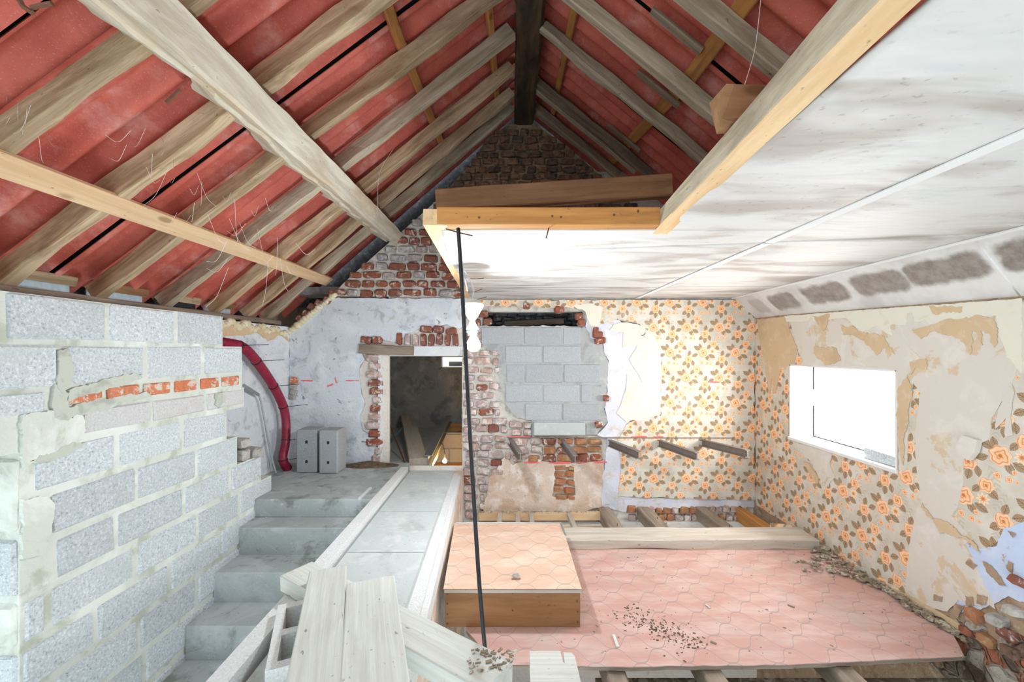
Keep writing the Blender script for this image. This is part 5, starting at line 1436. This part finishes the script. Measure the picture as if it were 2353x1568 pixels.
# iron hooks at the purlin
for i, pp in enumerate((((45, 0), (52, 14), (75, 30)), ((72, 18), (95, 12), (120, 8)), ((382, 236), (398, 222), (414, 206)))):
    Y = (1.2, 1.2, 1.62)[i]
    m = MB(); m.tube([G(a, b, Y) for a, b in pp], .007, 6); tag(m.build('iron_spike', M['nail']), 'rusty iron spike by the hewn purlin, ' + ['bent downwards', 'short and level', 'single one farther along'][i], 'nail', 'iron spikes by the purlin')

# ================================================================== ROOM BEHIND THE DOORWAY
YB = 6.6
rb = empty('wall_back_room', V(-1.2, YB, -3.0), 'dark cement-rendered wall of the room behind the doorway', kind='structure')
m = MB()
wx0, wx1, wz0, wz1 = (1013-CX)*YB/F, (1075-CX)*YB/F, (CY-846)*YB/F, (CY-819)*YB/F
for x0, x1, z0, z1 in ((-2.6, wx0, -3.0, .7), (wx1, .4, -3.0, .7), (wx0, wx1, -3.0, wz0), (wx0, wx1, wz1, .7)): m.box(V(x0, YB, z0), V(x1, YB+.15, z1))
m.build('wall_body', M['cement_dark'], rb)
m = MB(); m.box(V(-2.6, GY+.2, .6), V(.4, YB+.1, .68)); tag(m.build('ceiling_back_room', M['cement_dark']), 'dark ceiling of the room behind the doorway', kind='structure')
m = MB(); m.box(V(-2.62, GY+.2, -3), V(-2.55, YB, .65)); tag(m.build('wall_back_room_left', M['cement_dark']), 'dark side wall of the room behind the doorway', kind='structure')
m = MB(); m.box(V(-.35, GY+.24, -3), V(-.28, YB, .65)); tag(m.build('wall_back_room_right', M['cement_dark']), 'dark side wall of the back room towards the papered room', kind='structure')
w2 = empty('window_2', V((wx0+wx1)/2, YB, wz0), 'small bright window high in the dark back room', kind='structure')
m = MB()
for x0, x1, z0, z1 in ((wx0, wx0+.02, wz0, wz1), (wx1-.02, wx1, wz0, wz1), (wx0, wx1, wz0, wz0+.02), (wx0, wx1, wz1-.015, wz1)): m.box(V(x0, YB-.01, z0), V(x1, YB+.10, z1))
m.build('window_frame', M['white'], w2)
m = MB(); m.box(V(wx0+.12, YB+.05, wz0+.025), V(wx1-.02, YB+.09, wz0+.10)); m.build('window_ledge', M['conduit'], w2)
m = MB(); m.box(V(wx0+.02, YB+.11, wz0+.02), V(wx1-.02, YB+.112, wz1-.015)); m.build('window_pane', M['glass'], w2)
f2 = MB(); f2.prism([V(-2.55, GY+.24, -1.20), V(-.93, GY+.24, -1.20), V(-1.02, YB, -1.20), V(-2.55, YB, -1.20)], (0, 0, -.12)); tag(f2.build('floor_back_room', M['slab']), 'pale slab floor of the room behind the doorway', kind='structure')
bw = empty('wall_back_room_low', V(-.7, 5.75, -3.0), 'block wall seen through the floor hole of the back room', kind='structure')
m = MB(); m.box(V(-1.1, 5.76, -3), V(-.36, 5.86, -1.12)); m.build('wall_body', M['mortar_grey'], bw)
for r_ in range(5):
    for k in range(3):
        x0 = -1.1 + k*.4 - (.2 if r_ % 2 else 0)
        a, b = max(x0, -1.1), min(x0+.385, -.36)
        if b - a < .05: continue
        m = MB(); m.rbox(V(a, 5.74, -1.14 - (r_+1)*.2 + .012), V(b, 5.78, -1.14 - r_*.2), .006); m.build('concrete_block', M['block_far'], bw)
beam('loose_beam', V(-1.63, 6.3, -.985), V(-1.01, 4.36, -1.155), .185, .085, M['board_floor'], None, jit=.003, seed=301, label='heavy weathered beam lying on the floor behind the doorway', cat='beam')
root = empty('steel_beam', V(-.95, 5.2, -1.12), 'grey steel joist along the floor hole behind the doorway', 'steel beam')
a, b = V(-1.03, 6.5, -1.05), V(-.915, 4.38, -1.145)
beam('top_flange', a + Vector((0, 0, .05)), b + Vector((0, 0, .05)), .085, .012, M['galv'], root, bev=.001)
beam('web', a, b, .012, .09, M['galv'], root, bev=.001)
beam('bottom_flange', a - Vector((0, 0, .05)), b - Vector((0, 0, .05)), .085, .012, M['galv'], root, bev=.001)
m = MB(); m.tube([G(895, 975, 5.0), G(936, 1078, 4.42)], .010, 6); tag(m.build('iron_bar', M['nail']), 'dark iron bar leaning in the doorway', 'rod')
m = MB(); m.tube([G(892, 1020, 4.9), G(925, 985, 5.6)], .018, 6); tag(m.build('blue_pipe', M['blue_plastic']), 'dark blue pipe lying on the floor behind the doorway', 'pipe')
one('formwork_board', M['pine_orange'], lambda m: m.prism([V(-1.2, 4.75, -1.52), V(-.55, 4.75, -1.52), V(-.55, 5.73, -1.52), V(-1.2, 5.73, -1.52)], (0, 0, -.02)), label='orange wooden panel lit by the bulb below the back room floor', cat='board')
one('formwork_board', M['pine_orange'], lambda m: m.prism([V(-1.1, 6.35, -1.10), V(-.5, 6.35, -1.10), V(-.5, 6.35, -1.31), V(-1.1, 6.35, -1.31)], (0, .02, 0)), label='upright orange board at the far end of the floor hole', cat='board')
wb2 = empty('work_bulb', G(1022, 1062, 5.0), 'lit warm bulb glowing below the back room floor', 'lamp')
m = MB(); m.lathe([(.010, .035), (.012, .025), (.026, .008), (.028, -.004), (.020, -.02), (.005, -.026)], G(1022, 1060, 5.0), 18); m.build('bulb', M['bulb_warm'], wb2, True)
m = MB(); m.tube([G(1022, 1060, 5.0) + Vector((0, 0, .03)), G(1022, 1060, 5.0) + Vector((0, .01, .08))], .011, 8); m.build('socket', M['black'], wb2)
m = MB(); m.tube(spline([G(1022, 1060, 5.0) + Vector((0, .01, .08)), V(-.88, 5.1, -1.15), V(-.95, 5.2, -1.12)], 6), .003, 6); m.build('flex', M['black'], wb2)
wlt = bpy.data.lights.new('work_bulb_light', 'POINT'); wlt.energy = 16; wlt.color = (1.0, 0.58, 0.2); wlt.shadow_soft_size = .03
wo = bpy.data.objects.new('work_bulb_light', wlt); COL.objects.link(wo); wo.location = G(1022, 1062, 4.95)

# cobwebs
def webs():
    rnd = random.Random(12); m = MB()
    for i in range(46):
        px, py = rnd.choice(((40, 270), (70, 240), (350, 330), (340, 350), (450, 450), (420, 480), (520, 560), (640, 600), (90, 300), (580, 470)))
        px += rnd.uniform(-50, 50); py += rnd.uniform(-60, 60)
        Y = rnd.uniform(1.3, 1.75)
        a = G(px, py, Y); b = G(px + rnd.uniform(-60, 60), py + rnd.uniform(-20, 100), Y + rnd.uniform(0, .3))
        mid = (a+b)/2 + Vector((0, 0, -.03))
        m.tube(spline([a, mid, b], 5), .0007, 3, cap=False)
    m.tube(spline([G(1748, 0, 1.3), G(1735, 110, 1.25), G(1708, 205, 1.2)], 6), .0012, 4)
    m.tube(spline([G(868, 500, 2.2), G(872, 400, 2.2), G(905, 340, 2.3)], 5), .001, 3)
    tag(m.build('cobwebs', M['web']), 'dusty cobweb strands hanging between rafters and purlin', 'cobweb', kind='stuff')
webs()
